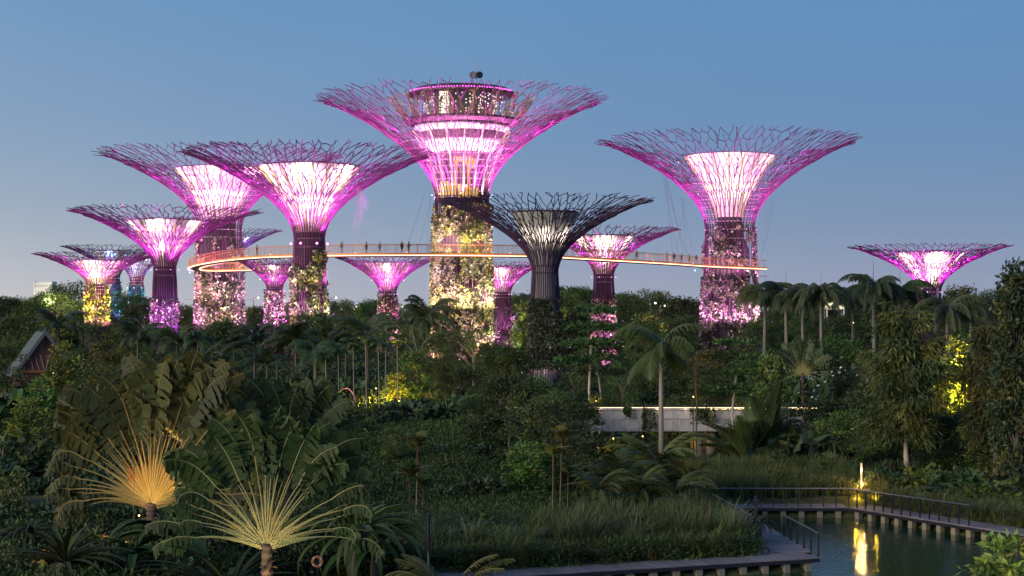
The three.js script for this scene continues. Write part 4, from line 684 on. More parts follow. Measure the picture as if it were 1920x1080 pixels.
function travellersPalm(px, py, d, scale, o) {
  const R = rng(o.seed), x = X(px, d), g = ground(x, -d), hub = Y(py, d) - g, t = thing('fan_palm', o.label, 'palm', V(x, g, -d), o.turn ?? 0);
  mesh('trunk', fanTrunk(R, hub, scale).geo(), M.bark, t);
  const n = o.n ?? 27;
  for (let k = 0; k < n; k++) {
    const f = (k + .5) / n * 2 - 1, a = Math.sign(f) * Math.pow(Math.abs(f), 1.3) * (o.spread ?? 1.6) + (R() - .5) * .05, L = scale * (o.stalk ?? 3.0) * (.84 + R() * .26), side = Math.abs(f) > .6, B = scale * (side ? .9 + R() * .7 : 1.9 + R() * .6), z0 = (k % 2 ? .06 : -.06) * scale, b = new MB(), pts = [], sd = [];
    if (R() < .05) continue;
    const droop = Math.abs(f) * .35 + (R() - .5) * .1;
    for (let j = 0; j <= 8; j++) { const u = j / 8, aa = a + Math.sign(f) * droop * u * u * .5; pts.push(V(Math.sin(aa) * L * u, Math.cos(aa) * L * u, z0 * (1 - u) + (k % 2 ? .12 : -.12) * u * scale)); sd.push(V(Math.cos(aa), -Math.sin(aa), 0)); }
    const pc = (o.stalkC ?? [.34, .30, .12]), cc = vary(pc, R, .25);
    b.tube(pts, (u) => scale * lerp(.055, .021, Math.pow(u, .6)), 5, (u) => u < .3 ? [cc[0] * .9, cc[1] * (.9 + u * .3), cc[2]] : cc);
    b.strip(pts.slice(0, 6), sd.slice(0, 6), (u) => scale * lerp(.17, .03, Math.pow(u, .8)), (u) => cc.map((z) => z * lerp(.8, 1, u)));
    const st = mesh('leaf_stalk', b.geo(), M.glossLeaf, t);
    st.position.set(0, hub, 0);
    // the blade goes on from the stalk's tip, folded along its rib, bending outwards, with torn edges
    const c = new MB(), tip = pts[8], a0 = a + Math.sign(f) * droop * .5, nb = 18, rib = [], sides = [], tw = (R() - .5) * 1.1, col = vary(o.c ?? [.040, .066, .018], R, .8), bend = .5 + R() * (side ? 1.6 : 1.0);
    let p = tip.clone();
    for (let j = 0; j <= nb; j++) { const u = j / nb, aa = a0 + Math.sign(f || 1) * bend * u * u * (.4 + Math.abs(f)); if (j) p = p.clone().add(V(Math.sin(aa), Math.cos(aa), (k % 2 ? .25 : -.15) * u).multiplyScalar(B / nb)); rib.push(p); sides.push(V(Math.cos(aa) * Math.cos(tw), -Math.sin(aa) * Math.cos(tw), Math.sin(tw))); }
    const W = scale * (side ? .26 : .54 + R() * .12), wid = (u) => W * Math.pow(Math.sin(Math.PI * clamp(u * .9 + .07)), .5);
    c.tube(rib, (u) => scale * lerp(.03, .008, u), 4, cc);
    for (const sg of [-1, 1]) for (let j = 0; j < nb; j++) {             // each torn strip its own sheet
      const u0 = j / nb, q0 = rib[j], q1 = rib[j].clone().lerp(rib[j + 1], R() < .18 ? .82 : 1.0), wv = .72 + R() * .42, dr = V(0, -.06 - Math.pow(R(), 3) * .45, .12 * (R() - .5)).multiplyScalar(scale), e0 = q0.clone().addScaledVector(sides[j], sg * wid(u0) * wv).add(dr), e1 = q1.clone().addScaledVector(sides[j + 1], sg * wid((j + 1) / nb) * wv).add(dr).addScaledVector(V().subVectors(q1, q0), .35);
      const m0 = q0.clone().lerp(e0, .5).add(V(0, .04 * scale, 0)), m1 = q1.clone().lerp(e1, .5).add(V(0, .04 * scale, 0)), cl = vary(col, R, .25), v = [q0, q1, m0, m1, e0, e1].map((z) => c.v(z, cl));
      c.tri(v[0], v[1], v[3]); c.tri(v[0], v[3], v[2]); c.tri(v[2], v[3], v[5]); c.tri(v[2], v[5], v[4]);
    }
    mesh('leaf_blade', c.geo(), M.glossLeaf, st);
  }
  return t;
}
const UPW = lin(1, .66, .24);
{
  const a = travellersPalm(500, 1026, 60, 1.0, { seed: 301, label: 'near fan palm with straw-coloured stalks spread like a peacock tail, lit from below', n: 40, stalk: 3.0, spread: 1.38, turn: .05, stalkC: [.40, .36, .15] });
  const b = travellersPalm(285, 948, 70, 1.22, { seed: 302, label: 'left fan palm glowing amber at its heart, larger and set further back', n: 56, stalk: 2.9, spread: 1.42, turn: -.06, stalkC: [.34, .24, .08], c: [.060, .064, .018] });
  const c = travellersPalm(345, 825, 84, 1.0, { seed: 303, label: 'fan palm behind the left one, only its leaf tips showing above it', n: 32, stalk: 2.6, spread: 1.3, turn: .2, c: [.056, .058, .018] });
  const e = travellersPalm(540, 900, 74, 1.05, { seed: 304, label: 'fan palm between the two lit ones with dark broad leaves behind the near fan', n: 34, stalk: 2.6, spread: 1.5, turn: .1, c: [.045, .066, .022] });
  const f = travellersPalm(1505, 702, 150, .78, { seed: 305, label: 'small fan palm on the right below the royal palms', n: 26, stalk: 2.2, spread: 1.7, turn: -.1, c: [.06, .085, .04] });
  const up = (t, x, y, z, tx, ty, I, an = .8, col = UPW) => { const o = thing('garden_spotlight', null, 'light', V(t.position.x + x, Math.max(ground(t.position.x + x, t.position.z + z) + .2, t.position.y + y), t.position.z + z)); mesh('spike', new THREE.CylinderGeometry(.03, .02, .5, 6).translate(0, -.3, 0), M.railDark, o); flood(o, V(0, 0, 0), V(tx - x, ty - y, -z), col, I, an, M.warmLamp, .25); return o; };
  tag(up(a, .2, 1.3, 1.7, 0, 2.7, 40, .62), 'small garden spotlight at the foot of the near fan palm');
  tag(up(b, -.1, 1.6, 2.0, .1, 3.3, 38, .7, lin(1, .60, .18)), 'small garden spotlight at the foot of the left fan palm');
  tag(up(c, -.2, 2.2, 2.6, 0, 6.0, 90, .7, lin(1, .6, .14)), 'small garden spotlight at the foot of the fan palm furthest left behind');
  tag(up(f, 0, .6, 2.2, 0, 4.5, 10, .7, lin(1, .8, .5)), 'small garden spotlight at the foot of the small right fan palm');
}
// ------------------------------------------------------------------ garden lamps hidden among the trees
function gardenLight(px, py, d, col, I, label) { const o = thing('garden_light', label, 'light', V(X(px, d), d < 100 && d > 58 && px < 700 ? Math.min(Y(py, d), ground(X(px, d), -d) + .45) : Y(py, d), -d)); bulb(o, V(0, 0, 0), col, I, M.warmLamp, d < 110 ? .03 : d < 200 ? .06 : .14, 'lamp'); const g = ground(o.position.x, -d) - o.position.y; mesh('stake', new THREE.CylinderGeometry(.035, .035, Math.max(.1, -g), 6).translate(0, g / 2 - .1, 0), M.railDark, o); return o; }
gardenLight(1812, 742, 128.6, lin(1, .72, .06), 190, 'lamp lighting the golden tree on the right from below');
gardenLight(1800, 690, 128.8, lin(1, .70, .06), 120, 'upper lamp in the golden tree on the right');
gardenLight(992, 596, 326, lin(1, .8, .08), 60, 'lamp in the small yellow-lit tree left of the unlit trunk');
gardenLight(1052, 604, 326, lin(1, .8, .10), 45, 'lamp in the small yellow-lit tree right of the unlit trunk');
gardenLight(1222, 610, 295, lin(1, .6, .16), 70, 'lamp in the orange-lit tree under the walkway');
gardenLight(748, 752, 134.2, lin(1, .66, .06), 120, 'amber lamp among the slender palm trunks');
gardenLight(705, 728, 134, lin(.9, .85, .1), 45, 'greenish lamp among the slender palm trunks');
gardenLight(798, 762, 133.2, lin(1, .6, .1), 45, 'amber lamp left of the bare trunk on the bank');
gardenLight(1150, 822, 132.5, lin(1, .62, .10), 30, 'amber lamp under the footbridge, left one');
gardenLight(1205, 818, 132.5, lin(1, .55, .10), 22, 'amber lamp under the footbridge, right one');
gardenLight(1745, 655, 132, lin(1, .6, .2), 5, 'small lamp right of the weeping tree');
gardenLight(1640, 722, 128, lin(1, .6, .2), 6, 'small lamp left of the weeping tree');
gardenLight(1600, 605, 190, lin(1, .6, .2), 9, 'small lamp hanging between the royal palms');
gardenLight(440, 1050, 61, lin(1, .7, .12), 2.5, 'small amber lamp low beside the near fan palm');
gardenLight(100, 700, 140, lin(1, .4, .12), 5, 'small lamp under the hut gable');

// ------------------------------------------------------------------ boardwalk and its railings
const DECK = -.3;
const P3 = (x, d, y = DECK) => V(x, y, -d);
const woods = [1.0, .86, 1.1, .94].map((k) => { const m = M.wood.clone(); m.color.setRGB(.80 * k, .74 * k, .80 * k); return m; });
const walk = new THREE.Group(); walk.name = 'boardwalk'; tag(walk, 'grey plank boardwalk on concrete stubs along the lake edge', null, null, 'structure'); scene.add(walk);
function walkLeg(a, b, w, seed) {                      // a to b is the water edge, w to the left of the way a to b
  const R = rng(seed), L = a.distanceTo(b), t = V().subVectors(b, a).normalize(), n = V(t.z, 0, -t.x), ang = Math.atan2(-t.z, t.x), c = Math.max(1, Math.round(L / .66)), st = L / c;
  const g = new RoundedBoxGeometry(st - .025, .07, w, 1, .012);
  for (let k = 0; k < c; k++) { const m = mesh('plank', g, woods[Math.floor(R() * 4)], walk); m.position.copy(a).addScaledVector(t, (k + .5) * st).addScaledVector(n, w / 2); m.position.y = DECK - .035 + (R() - .5) * .008; m.rotation.y = ang; }
  for (const o of [.06, w - .06]) { const m = mesh('edge_beam', new THREE.BoxGeometry(L, .16, .07), M.railDark, walk); m.position.copy(a).addScaledVector(t, L / 2).addScaledVector(n, o); m.position.y = DECK - .155; m.rotation.y = ang; }
  const pg = new RoundedBoxGeometry(.34, 1.6, .34, 1, .03), q = Math.max(2, Math.round(L / 1.15));
  for (let k = 0; k < q; k++) { const m = mesh('concrete_stub', pg, M.pile, walk); m.position.copy(a).addScaledVector(t, (k + .5) * L / q).addScaledVector(n, .28); m.position.y = DECK - .24 - .8; m.rotation.y = ang; }
}
const cA = P3(-7, 68.1), cB = P3(14.7, 76.2), cC = P3(13.5, 96.6), cD = P3(20.3, 96.6), cE = P3(34.5, 70);
walkLeg(cA, cB, 1.9, 1); walkLeg(cB.clone().add(V(-.06, 0, -1.95)), cC.clone().add(V(0, 0, .3)), 1.9, 2);
walkLeg(P3(11.4, 96.6), P3(20.3, 96.6), 1.9, 3); walkLeg(P3(20.33, 96.6), cE, 1.9, 4);
{ // the wedge-shaped landing where two legs meet
  const sh = new THREE.Shape([[0, 0], [-1.7, .1], [-3.6, -.75], [-2.6, 1.6], [-1.6, 2.1], [0, 2.0]].map(([x, y]) => new THREE.Vector2(x, y)));
  const m = mesh('landing_board', new THREE.ExtrudeGeometry(new THREE.Shape([new THREE.Vector2(-1.9, 1.2), new THREE.Vector2(-4.1, 1.05), new THREE.Vector2(-2.1, 4.4)]), { depth: .06, bevelEnabled: false }).rotateX(-Math.PI / 2), woods[1], walk); m.position.copy(cB); m.position.y = DECK - .064; 
}
function railing(label, pts, spacing, h = 1.1) {
  const t = thing('boardwalk_railing', label, 'railing', pts[0].clone()), o = pts[0], lp = pts.map((p) => p.clone().sub(o)), post = new RoundedBoxGeometry(.055, h, .09, 1, .01).translate(0, h / 2, 0), hr = new MB();
  hr.tube(lp.map((p) => p.clone().add(V(0, h + .02, 0))), .038, 6, [1, 1, 1], true); mesh('handrail', hr.geo(), M.handrail ??= std([.16, .14, .17], .35, { metalness: .5 }), t);
  for (let s = 0; s + 1 < lp.length; s++) { const L = lp[s].distanceTo(lp[s + 1]), n = Math.max(1, Math.round(L / spacing)), a = Math.atan2(-(lp[s + 1].z - lp[s].z), lp[s + 1].x - lp[s].x); for (let k = s ? 1 : 0; k <= n; k++) { const m = mesh('post', post, M.railDark, t); m.position.lerpVectors(lp[s], lp[s + 1], k / n); m.rotation.y = a; } 
    for (const y of [.35, .62, .88]) { const w = new MB(); w.tube([lp[s].clone().add(V(0, h * y, 0)), lp[s + 1].clone().add(V(0, h * y, 0))], .006, 4, [1, 1, 1]); mesh('wire', w.geo(), M.railDark, t); } }
}
railing('short dark railing at the near boardwalk corner', [P3(14.62, 76.35), P3(14.2, 83.5)], 1.5);
railing('thin railing running back beside the tall grasses', [P3(12.5, 80.6), P3(12.3, 86), P3(11.7, 93.5)], 2.0);
railing('long dark railing round the far corner of the boardwalk', [P3(12.0, 96.75), P3(20.35, 96.75), P3(25.1, 87.9)], .78);
{ const t = thing('marker_post', 'tall dark post among the grasses on the boardwalk island', 'post', V(X(1417, 83), ground(X(1417, 83), -83), -83)), h = Y(930, 83) - t.position.y; mesh('post', new RoundedBoxGeometry(.16, h, .16, 2, .02).translate(0, h / 2, 0), M.railDark, t); mesh('sign_plate', new RoundedBoxGeometry(.3, .42, .03, 1, .01).translate(0, h - .35, .1), M.railDark, t); }
{ const d = 67, x = X(803, d), g = ground(x, -d), t = thing('rope_post', 'slim dark post with a hanging rope on the bank', 'post', V(x, g, -d)), h = Y(966, d) - g; mesh('post', new THREE.CylinderGeometry(.07, .085, h, 8).translate(0, h / 2, 0), M.railDark, t); mesh('post_cap', new THREE.SphereGeometry(.1, 8, 6).scale(1, .6, 1).translate(0, h, 0), M.railDark, t); const b = new MB(); b.tube([V(0, h * .72, .08), V(.05, h * .5, .12), V(.3, h * .2, .14), V(.62, -.1, .2)], .018, 5, [.34, .34, .22]); mesh('rope', b.geo(), M.bark, t); }
{ const d = 62, x = X(595, d), g = ground(x, -d), y = Y(1053, d), t = thing('lifebuoy', 'pale orange ring lifebuoy near the foot of the near fan palm', 'lifebuoy', V(x, y, -d)), tor = new THREE.TorusGeometry(.185, .05, 10, 28); mesh('ring', tor, std([.62, .20, .07], .55), t); for (let k = 0; k < 4; k++) { const m = mesh('band', new THREE.TorusGeometry(.185, .053, 8, 5, .32), std([.7, .66, .6], .6), t); m.rotation.z = k * Math.PI / 2 + .6; } const p = mesh('stand', new THREE.CylinderGeometry(.035, .04, Math.max(.4, y - g + .3), 8), M.railDark, t); p.position.set(0, -(y - g) / 2 + .1, -.1); }
{ // the glowing lamp column
  const d = 100, x = X(1615, d), g = DECK, t = thing('lamp_column', 'slim lamp column glowing warm above the lit bushes by the boardwalk corner', 'street lamp', V(x, g - .3, -d)), y0 = Y(921, d) - t.position.y, y1 = Y(868, d) - t.position.y;
  mesh('pole', new THREE.CylinderGeometry(.05, .06, y0, 10).translate(0, y0 / 2, 0), M.railDark, t);
  mesh('lamp_tube', new RoundedBoxGeometry(.085, y1 - y0, .085, 2, .02).translate(0, (y0 + y1) / 2, 0), std([.1, .1, .1], .4, { emissive: lin(1, .55, .18), emissiveIntensity: .95 }), t);
  mesh('cap', new RoundedBoxGeometry(.11, .04, .11, 1, .01).translate(0, y1 + .02, 0), M.railDark, t);
  for (const f of [.25, .75]) { const s = new THREE.PointLight(lin(1, .52, .2), 11, 0, 2); s.name = 'lamp_tube'; s.position.set(0, lerp(y0, y1, f), .16); s.castShadow = true; t.add(s); }
}
gardenLight(1607, 931, 98.9, lin(1, .64, .05), 4.5, 'low lamp in the yellow-lit bushes left of the lamp column');
gardenLight(1641, 934, 98.1, lin(1, .62, .05), 4.5, 'low lamp in the yellow-lit bushes right of the lamp column');
grow('shrubC', 1604, 921, 100.3, 'small bush lit bright yellow at the foot of the lamp column', null, 1.0); grow('shrubC', 1640, 924, 99.6, 'second yellow-lit bush right of the lamp column', null, 1.1); grow('shrubC', 1662, 932, 98.8, 'dimmer yellow bush right of the lit pair', null, 1.2);

// ------------------------------------------------------------------ concrete footbridge
{
  const d = 130, y = (py) => Y(py, d), x = (px) => X(px, d), t = thing('footbridge', 'pale concrete panelled footbridge with a line of lights under its rail', 'bridge', V(0, 0, -d));
  const xs = []; for (let px = 872; px <= 1500; px += 65) xs.push(px);
  for (let k = 0; k + 1 < xs.length; k++) for (const [a, b] of [[769, 786], [786.6, 809]]) { const w = x(xs[k + 1]) - x(xs[k]) - .04, h = y(a) - y(b) - .03, m = mesh('panel', new RoundedBoxGeometry(w, h, .16, 1, .015), M.concrete, t); m.position.set((x(xs[k]) + x(xs[k + 1])) / 2, (y(a) + y(b)) / 2, .02 * h2(k, a)); }
  const L = x(1520) - x(872), cx = (x(1520) + x(872)) / 2, slab = (nm, w, h, dd, yy, z, mt = M.concrete) => { const m = mesh(nm, new RoundedBoxGeometry(w, h, dd, 1, .02), mt, t); m.position.set(cx, yy, z); };
  slab('deck', L, .3, 3.4, y(806), -1.85); slab('rear_parapet', L, y(769) - y(809), .16, (y(769) + y(809)) / 2, -3.6); slab('coping', L, .10, .34, y(767.4), 0); slab('handrail', L, .05, .06, y(761), -.1, M.railDark);
  slab('light_strip', L * .995, .06, .04, y(765) + .03, .02, std([.1, .1, .1], .4, { emissive: lin(1, .74, .45), emissiveIntensity: 2.2 }));
  for (let k = 0; k < 9; k++) { const s = new THREE.PointLight(lin(1, .72, .42), .5, 0, 2); s.name = 'light_strip'; s.position.set(lerp(x(1070), x(1500), k / 8), y(764), .3); s.castShadow = true; t.add(s); }
  for (const [px, dz] of [[1313, 0], [1334, 0], [1313, -3], [1334, -3], [1010, 0]]) { const m = mesh('pier', new THREE.CylinderGeometry(.42, .3, y(809) + 2, 10).scale(1, 1, .7), M.pile, t); m.position.set(x(px), (y(809) - 2) / 2, -.6 + dz); m.rotation.z = px === 1313 ? .05 : -.05; }
  // right abutment with its sloping wing wall
  const ab = mesh('abutment', new RoundedBoxGeometry(3.0, 2.6, 3.4, 1, .03), M.concrete, t); ab.position.set(x(1530), y(772) - 1.3, -1.8);
  const ww = mesh('wing_wall', new THREE.ExtrudeGeometry(new THREE.Shape([[0, 0], [2.2, 1.25], [2.2, 1.0], [.2, -.2]].map(([a, b]) => new THREE.Vector2(a, b))), { depth: .25, bevelEnabled: false }), M.concrete, t); ww.position.set(x(1450), y(808), .4);
  const lights = []; const R = rng(15); for (let k = 0; k < 60; k++) lights.push(new THREE.SphereGeometry(.035, 5, 4).translate(lerp(x(1330), x(1560), R()), y(767) + R() * .12, .2 + R() * .3)); tag(mesh('string_lights', mergeGeometries(lights), M.warmLamp, t), null, null, null, 'stuff');
}
for (const [px, py, w, l] of [[1120, 741, 1.5, 'orange-lit rounded bush on top of the footbridge'], [960, 752, 1.6, 'leafy bush on top of the footbridge at its left'], [1020, 750, 1.5, 'leafy bush on top of the footbridge, second from the left'], [1190, 752, 1.6, 'leafy bush on the footbridge right of the orange-lit one'], [1265, 748, 1.5, 'leafy bush on the footbridge before the coconut trunk'], [1310, 750, 1.6, 'leafy bush above the footbridge piers'], [1380, 752, 1.6, 'leafy bush on the footbridge behind the slender grey trunk'], [1470, 750, 1.7, 'leafy bush near the right end of the footbridge'], [1530, 756, 1.5, 'leafy bush over the right footbridge abutment']]) { const o = grow('shrubA', px, py, 132.2, l, 'bushes along the footbridge', 1); o.position.y = Y(769, 132.2); o.scale.set(w, Y(py, 132.2) - Y(769, 132.2) + .4, .9); }

function creeper(px, py, w, len, label) {
  const d = 129.8, R = rng(px), t = thing('creeper', label, 'plant', V(X(px, d), Y(py, d), -d), 0, 'creepers on the footbridge'), b = new MB(), st = new MB();
  for (let k = 0; k < 9; k++) { const x = (R() - .5) * w, L = len * (.4 + R() * .8), z = .12 + R() * .15, ps = [V(x, .2, 0), V(x, .1, z)]; for (let j = 1; j <= 4; j++) ps.push(V(x + (R() - .5) * .15, -L * j / 4, z)); st.tube(ps, .012, 3, [.08, .07, .04]); for (let j = 0; j < 34; j++) { const p = V(x + (R() - .5) * .3, .2 - R() * (L + .2), z + (R() - .3) * .15), dir = V((R() - .5), -.8, R() * .8).normalize(); b.leaf(p, dir, across(dir, R), .22 + R() * .16, .12, .2, vary(G1, R, .7)); } }
  mesh('stems', st.geo(), M.bark, t); mesh('leaves', b.geo(), M.leaf, t);
}
creeper(1098, 766, 2.2, 1.0, 'creeper hanging over the left visible footbridge panels'); creeper(1216, 766, 1.2, 1.6, 'long creeper hanging down the footbridge left of the coconut trunk'); creeper(1318, 767, 2.4, .9, 'creeper hanging over the footbridge above its piers'); creeper(1172, 765, .9, .5, 'small creeper on the footbridge rim'); creeper(1500, 768, 2.0, .8, 'creeper hanging over the right end of the footbridge');
{ // fallen leaves and lily pads
  const R = rng(717), b = new MB(); for (let k = 0; k < 260; k++) { const x = lerp(2, 32, R()), d = lerp(66, 96, R()); if (lakeDepth(x, d) < .6 || fbm(x * .4, d * .3) < .48) continue; const r = .05 + Math.pow(R(), 3) * .16, c = vary(R() < .4 ? [.16, .13, .04] : [.06, .10, .03], R, .5), o = b.v(V(x, -.944, -d), c); let first, prev; for (let j = 0; j < 7; j++) { const a = j / 7 * 6.28, p = b.v(V(x + Math.cos(a) * r, -.944 + (j % 2) * .004, -d + Math.sin(a) * r), c); if (prev !== undefined) b.tri(o, p, prev); else first = p; prev = p; } b.tri(o, first, prev); }
  tag(mesh('floating_leaves', b.geo(), M.leaf, scene), 'small leaves floating on the pond', null, null, 'stuff');
}

// ------------------------------------------------------------------ the hut, the slatted fence, the far building and lamps
{
  const d = 150, s = d / F, y0 = ground(X(85, d), -d), t = thing('gable_hut', 'timber hut with a steep grey gabled roof among the trees on the left', 'hut', V(X(84, d), y0, -d), .42);
  const hx = 2.5, ye = Y(694, d) - y0, ya = Y(623, d) - y0, dep = 6.5, slate = std([.085, .10, .105], .9), brown = std([.10, .04, .03], .85), plum = std([.13, .06, .055], .85);
  for (const sg of [-1, 1]) { const len = Math.hypot(hx + .5, ya - ye + .6), a = Math.atan2(ya - ye + .6, hx + .5); for (let k = 0; k < 9; k++) { const m = mesh('roof_course', new RoundedBoxGeometry(len / 9 + .05, .07, dep, 1, .015), slate, t); const f = (k + .5) / 9; m.position.set(sg * (hx + .5) * f, ya - (ya - ye + .6) * f + .02, -dep / 2 + .5); m.rotation.z = -sg * (a - .05); } 
    const bb = mesh('barge_board', new RoundedBoxGeometry(len + .1, .32, .08, 1, .02), std([.10, .115, .13], .85), t); bb.position.set(sg * (hx + .5) / 2, (ya + ye - .6) / 2 + .02, .55); bb.rotation.z = -sg * a; }
  const n = 15; for (let k = 0; k < n; k++) { const x = -hx + (k + .5) * 2 * hx / n, h = (ya - ye) * (1 - Math.abs(x) / hx) - .12; if (h < .15) continue; const m = mesh('gable_board', new RoundedBoxGeometry(2 * hx / n - .025, h, .06, 1, .01), k % 3 ? brown : plum, t); m.position.set(x, ye + h / 2, .2); }
  for (const [x0, y1] of [[.25, .42], [.7, .34], [1.15, .24]]) for (const sg of [-1, 1]) { const m = mesh('gable_ray', new RoundedBoxGeometry(.09, (ya - ye) * y1, .05, 1, .01), std([.34, .20, .24], .7), t); m.position.set(sg * x0, ye + (ya - ye) * y1 * .5, .27); m.rotation.z = -sg * .28; }
  mesh('tie_beam', new RoundedBoxGeometry(2 * hx + .3, .24, .2, 1, .02).translate(0, ye - .12, .2), std([.28, .10, .04], .7), t);
  for (const [nm, x, z, w, dd] of [['wall', 0, .12, 2 * hx - .6, .12], ['wall', -hx + .3, -2.7, .12, 5.6], ['wall', hx - .3, -2.7, .12, 5.6]]) { const m = mesh(nm, new THREE.BoxGeometry(w, ye - 1.3, dd), brown, t); m.position.set(x, 1.05 + (ye - 1.3) / 2, z - .05); }
  for (const sx of [-1, 1]) for (const z of [0, -5.5]) { const m = mesh('stilt', new THREE.CylinderGeometry(.14, .16, 2.2, 8), brown, t); m.position.set(sx * (hx - .3), .2, z); }
  const f = mesh('finial', new THREE.ConeGeometry(.08, .6, 6), slate, t); f.position.set(0, ya + .3, .5);
}
{
  const d = 88, t = thing('slatted_fence', 'low slatted timber fence lit warm between the fan palms', 'fence', V(X(340, d), Y(818, d), -d), .12), h = Y(782, d) - Y(818, d), wdt = (X(378, d) - X(288, d)), n = 18;
  const g = new RoundedBoxGeometry(.10, h, .05, 1, .012).translate(0, h / 2, 0), sm = std([.46, .34, .22], .7);
  for (let k = 0; k < n; k++) { const m = mesh('slat', g, sm, t); m.position.set(-wdt / 2 + (k + .5) * wdt / n, 0, 0); }
  for (const y of [.12, h - .12]) { const m = mesh('rail', new THREE.BoxGeometry(wdt, .07, .04), sm, t); m.position.set(0, y, -.05); }
  const gy = ground(t.position.x, -d) - t.position.y; for (const sx of [-1, 1]) { const m = mesh('fence_post', new RoundedBoxGeometry(.1, h - gy + .3, .1, 1, .015), sm, t); m.position.set(sx * wdt / 2, (h + gy) / 2, -.03); }
  gardenLight(335, 824, 85.6, lin(1, .62, .26), 3.2, 'small lamp in front of the slatted fence');
  gardenLight(262, 800, 86, lin(1, .62, .06), 3.5, 'small amber lamp left of the slatted fence');
}
{
  const d = 880, t = thing('tower_block', 'pale floodlit tower block on the left horizon', 'building', V(X(85, d), 0, -d)), w = 32 * d / F, h = Y(531, d), pale = std([.80, .77, .70], .8);
  mesh('wall', new THREE.BoxGeometry(w, h, 9).translate(0, h / 2, 0), pale, t);
  for (const sx of [-1, 1]) mesh('pier', new THREE.BoxGeometry(.7, h + .9, 9.4).translate(sx * (w / 2), (h + .9) / 2, 0), pale, t);
  mesh('parapet', new THREE.BoxGeometry(w - .8, .5, 8.6).translate(0, h + .25, 0), pale, t);
  const wg = new THREE.BoxGeometry(.9, 1.2, .1), wm = std([.5, .47, .4], .4); for (let r = 0; r < 5; r++) for (let c = 0; c < 6; c++) { const m = mesh('window', wg, wm, t); m.position.set(-w / 2 + (c + .5) * w / 6, h - 1.6 - r * 3.2, 4.52); }
  flood(t, V(-2, 10, 26), V(0, h * .8, 4), lin(1, .93, .8), 900, .9, M.whiteLamp, 1); flood(t, V(6, 10, 26), V(0, h * .8, 4), lin(1, .93, .8), 900, .9, M.whiteLamp, 1);
}
gardenLight(104, 560, 362, lin(1, .82, .55), 420, 'bright lamps in the tree at the foot of the pale tower block');
gardenLight(92, 562, 366, lin(1, .86, .65), 300, 'second bright lamp at the foot of the pale tower block');
function streetLamp(px, py, d, arms, col, label, I = 60) {
  const t = thing('street_lamp', label, 'street lamp', V(X(px, d), ground(X(px, d), -d), -d)), h = Y(py, d) - t.position.y, b = new MB();
  mesh('pole', new THREE.CylinderGeometry(.09, .16, h, 8).translate(0, h / 2, 0), M.railDark, t);
  for (const sx of arms) { b.tube([V(0, h - .1, 0), V(sx * .7, h + .08, 0), V(sx * 1.4, h + .1, 0)], .06, 5, [1, 1, 1]); bulb(t, V(sx * 1.3, h - .04, .05), col, I, M.whiteLamp, .22, 'lamp'); }
  mesh('arm', b.geo(), M.railDark, t);
}
streetLamp(621, 558, 430, [-1, 1], lin(1, .95, .85), 'twin-armed street lamp on the skyline right of the brightest trunk');
streetLamp(475, 558, 430, [1], lin(1, .95, .85), 'street lamp on the skyline behind the curved walkway end');
streetLamp(233, 566, 420, [1], lin(1, .8, .6), 'bright street lamp between the golden trunk and the blue tower', 160);
streetLamp(1219, 568, 400, [1], lin(1, .6, .25), 'amber street lamp on the skyline under the walkway', 50);
streetLamp(1237, 573, 410, [1], lin(.9, .95, 1), 'white street lamp on the skyline under the walkway', 50);
streetLamp(1285, 575, 420, [-1], lin(1, .9, .7), 'street lamp left of the walkway-end trunk', 80);
streetLamp(1783, 571, 300, [1], lin(1, .6, .3), 'amber street lamp right of the far magenta trunk', 40);
{
  const d = 520, t = thing('lit_pavilion', 'small brightly lit pavilion far behind the royal palms', 'building', V(X(1564, d), 0, -d)), h = Y(561, d), w = 5.5, white = std([.7, .68, .62], .8);
  for (const [x, z] of [[-1, -1], [1, -1], [-1, 1], [1, 1]]) mesh('column', new THREE.BoxGeometry(.4, h, .4).translate(x * w / 2, h / 2, z * 2), white, t);
  mesh('roof', new RoundedBoxGeometry(w + 1.6, .5, 6, 1, .1).translate(0, h + .25, 0), white, t); mesh('floor', new THREE.BoxGeometry(w + .4, .4, 5).translate(0, h - 3.2, 0), white, t); mesh('rear_wall', new THREE.BoxGeometry(w, 2.9, .2).translate(0, h - 1.5, -2.1), white, t);
  for (let k = 0; k < 5; k++) bulb(t, V(-w / 2 + .5 + k * (w - 1) / 4, h - .5, 1.6), lin(1, .88, .6), 26, M.whiteLamp, .24, 'lamp');
}
let lampN = 0;
for (const [px, d, k] of [[640, 410, 1], [668, 400, 0], [708, 395, 1], [755, 400, 0], [600, 405, 1], [664, 425, 1], [792, 390, 0], [450, 395, 1]]) gardenLight(px, 575 + k * 5, d, lin(1, .84, .55), 60, ['warm lamp in the skyline woods right of the brightest trunk', 'low warm lamp right of the twin-armed street lamp', 'warm lamp left of the small glowing tower beside the tallest trunk', 'warm lamp between the small glowing tower and the tallest trunk', 'warm lamp close to the right side of the brightest trunk', 'second warm lamp right of the twin-armed street lamp', 'warm lamp close to the left side of the tallest trunk', 'warm lamp right of the trunk behind the walkway curve'][lampN++]).userData.group = 'lamps in the woods';
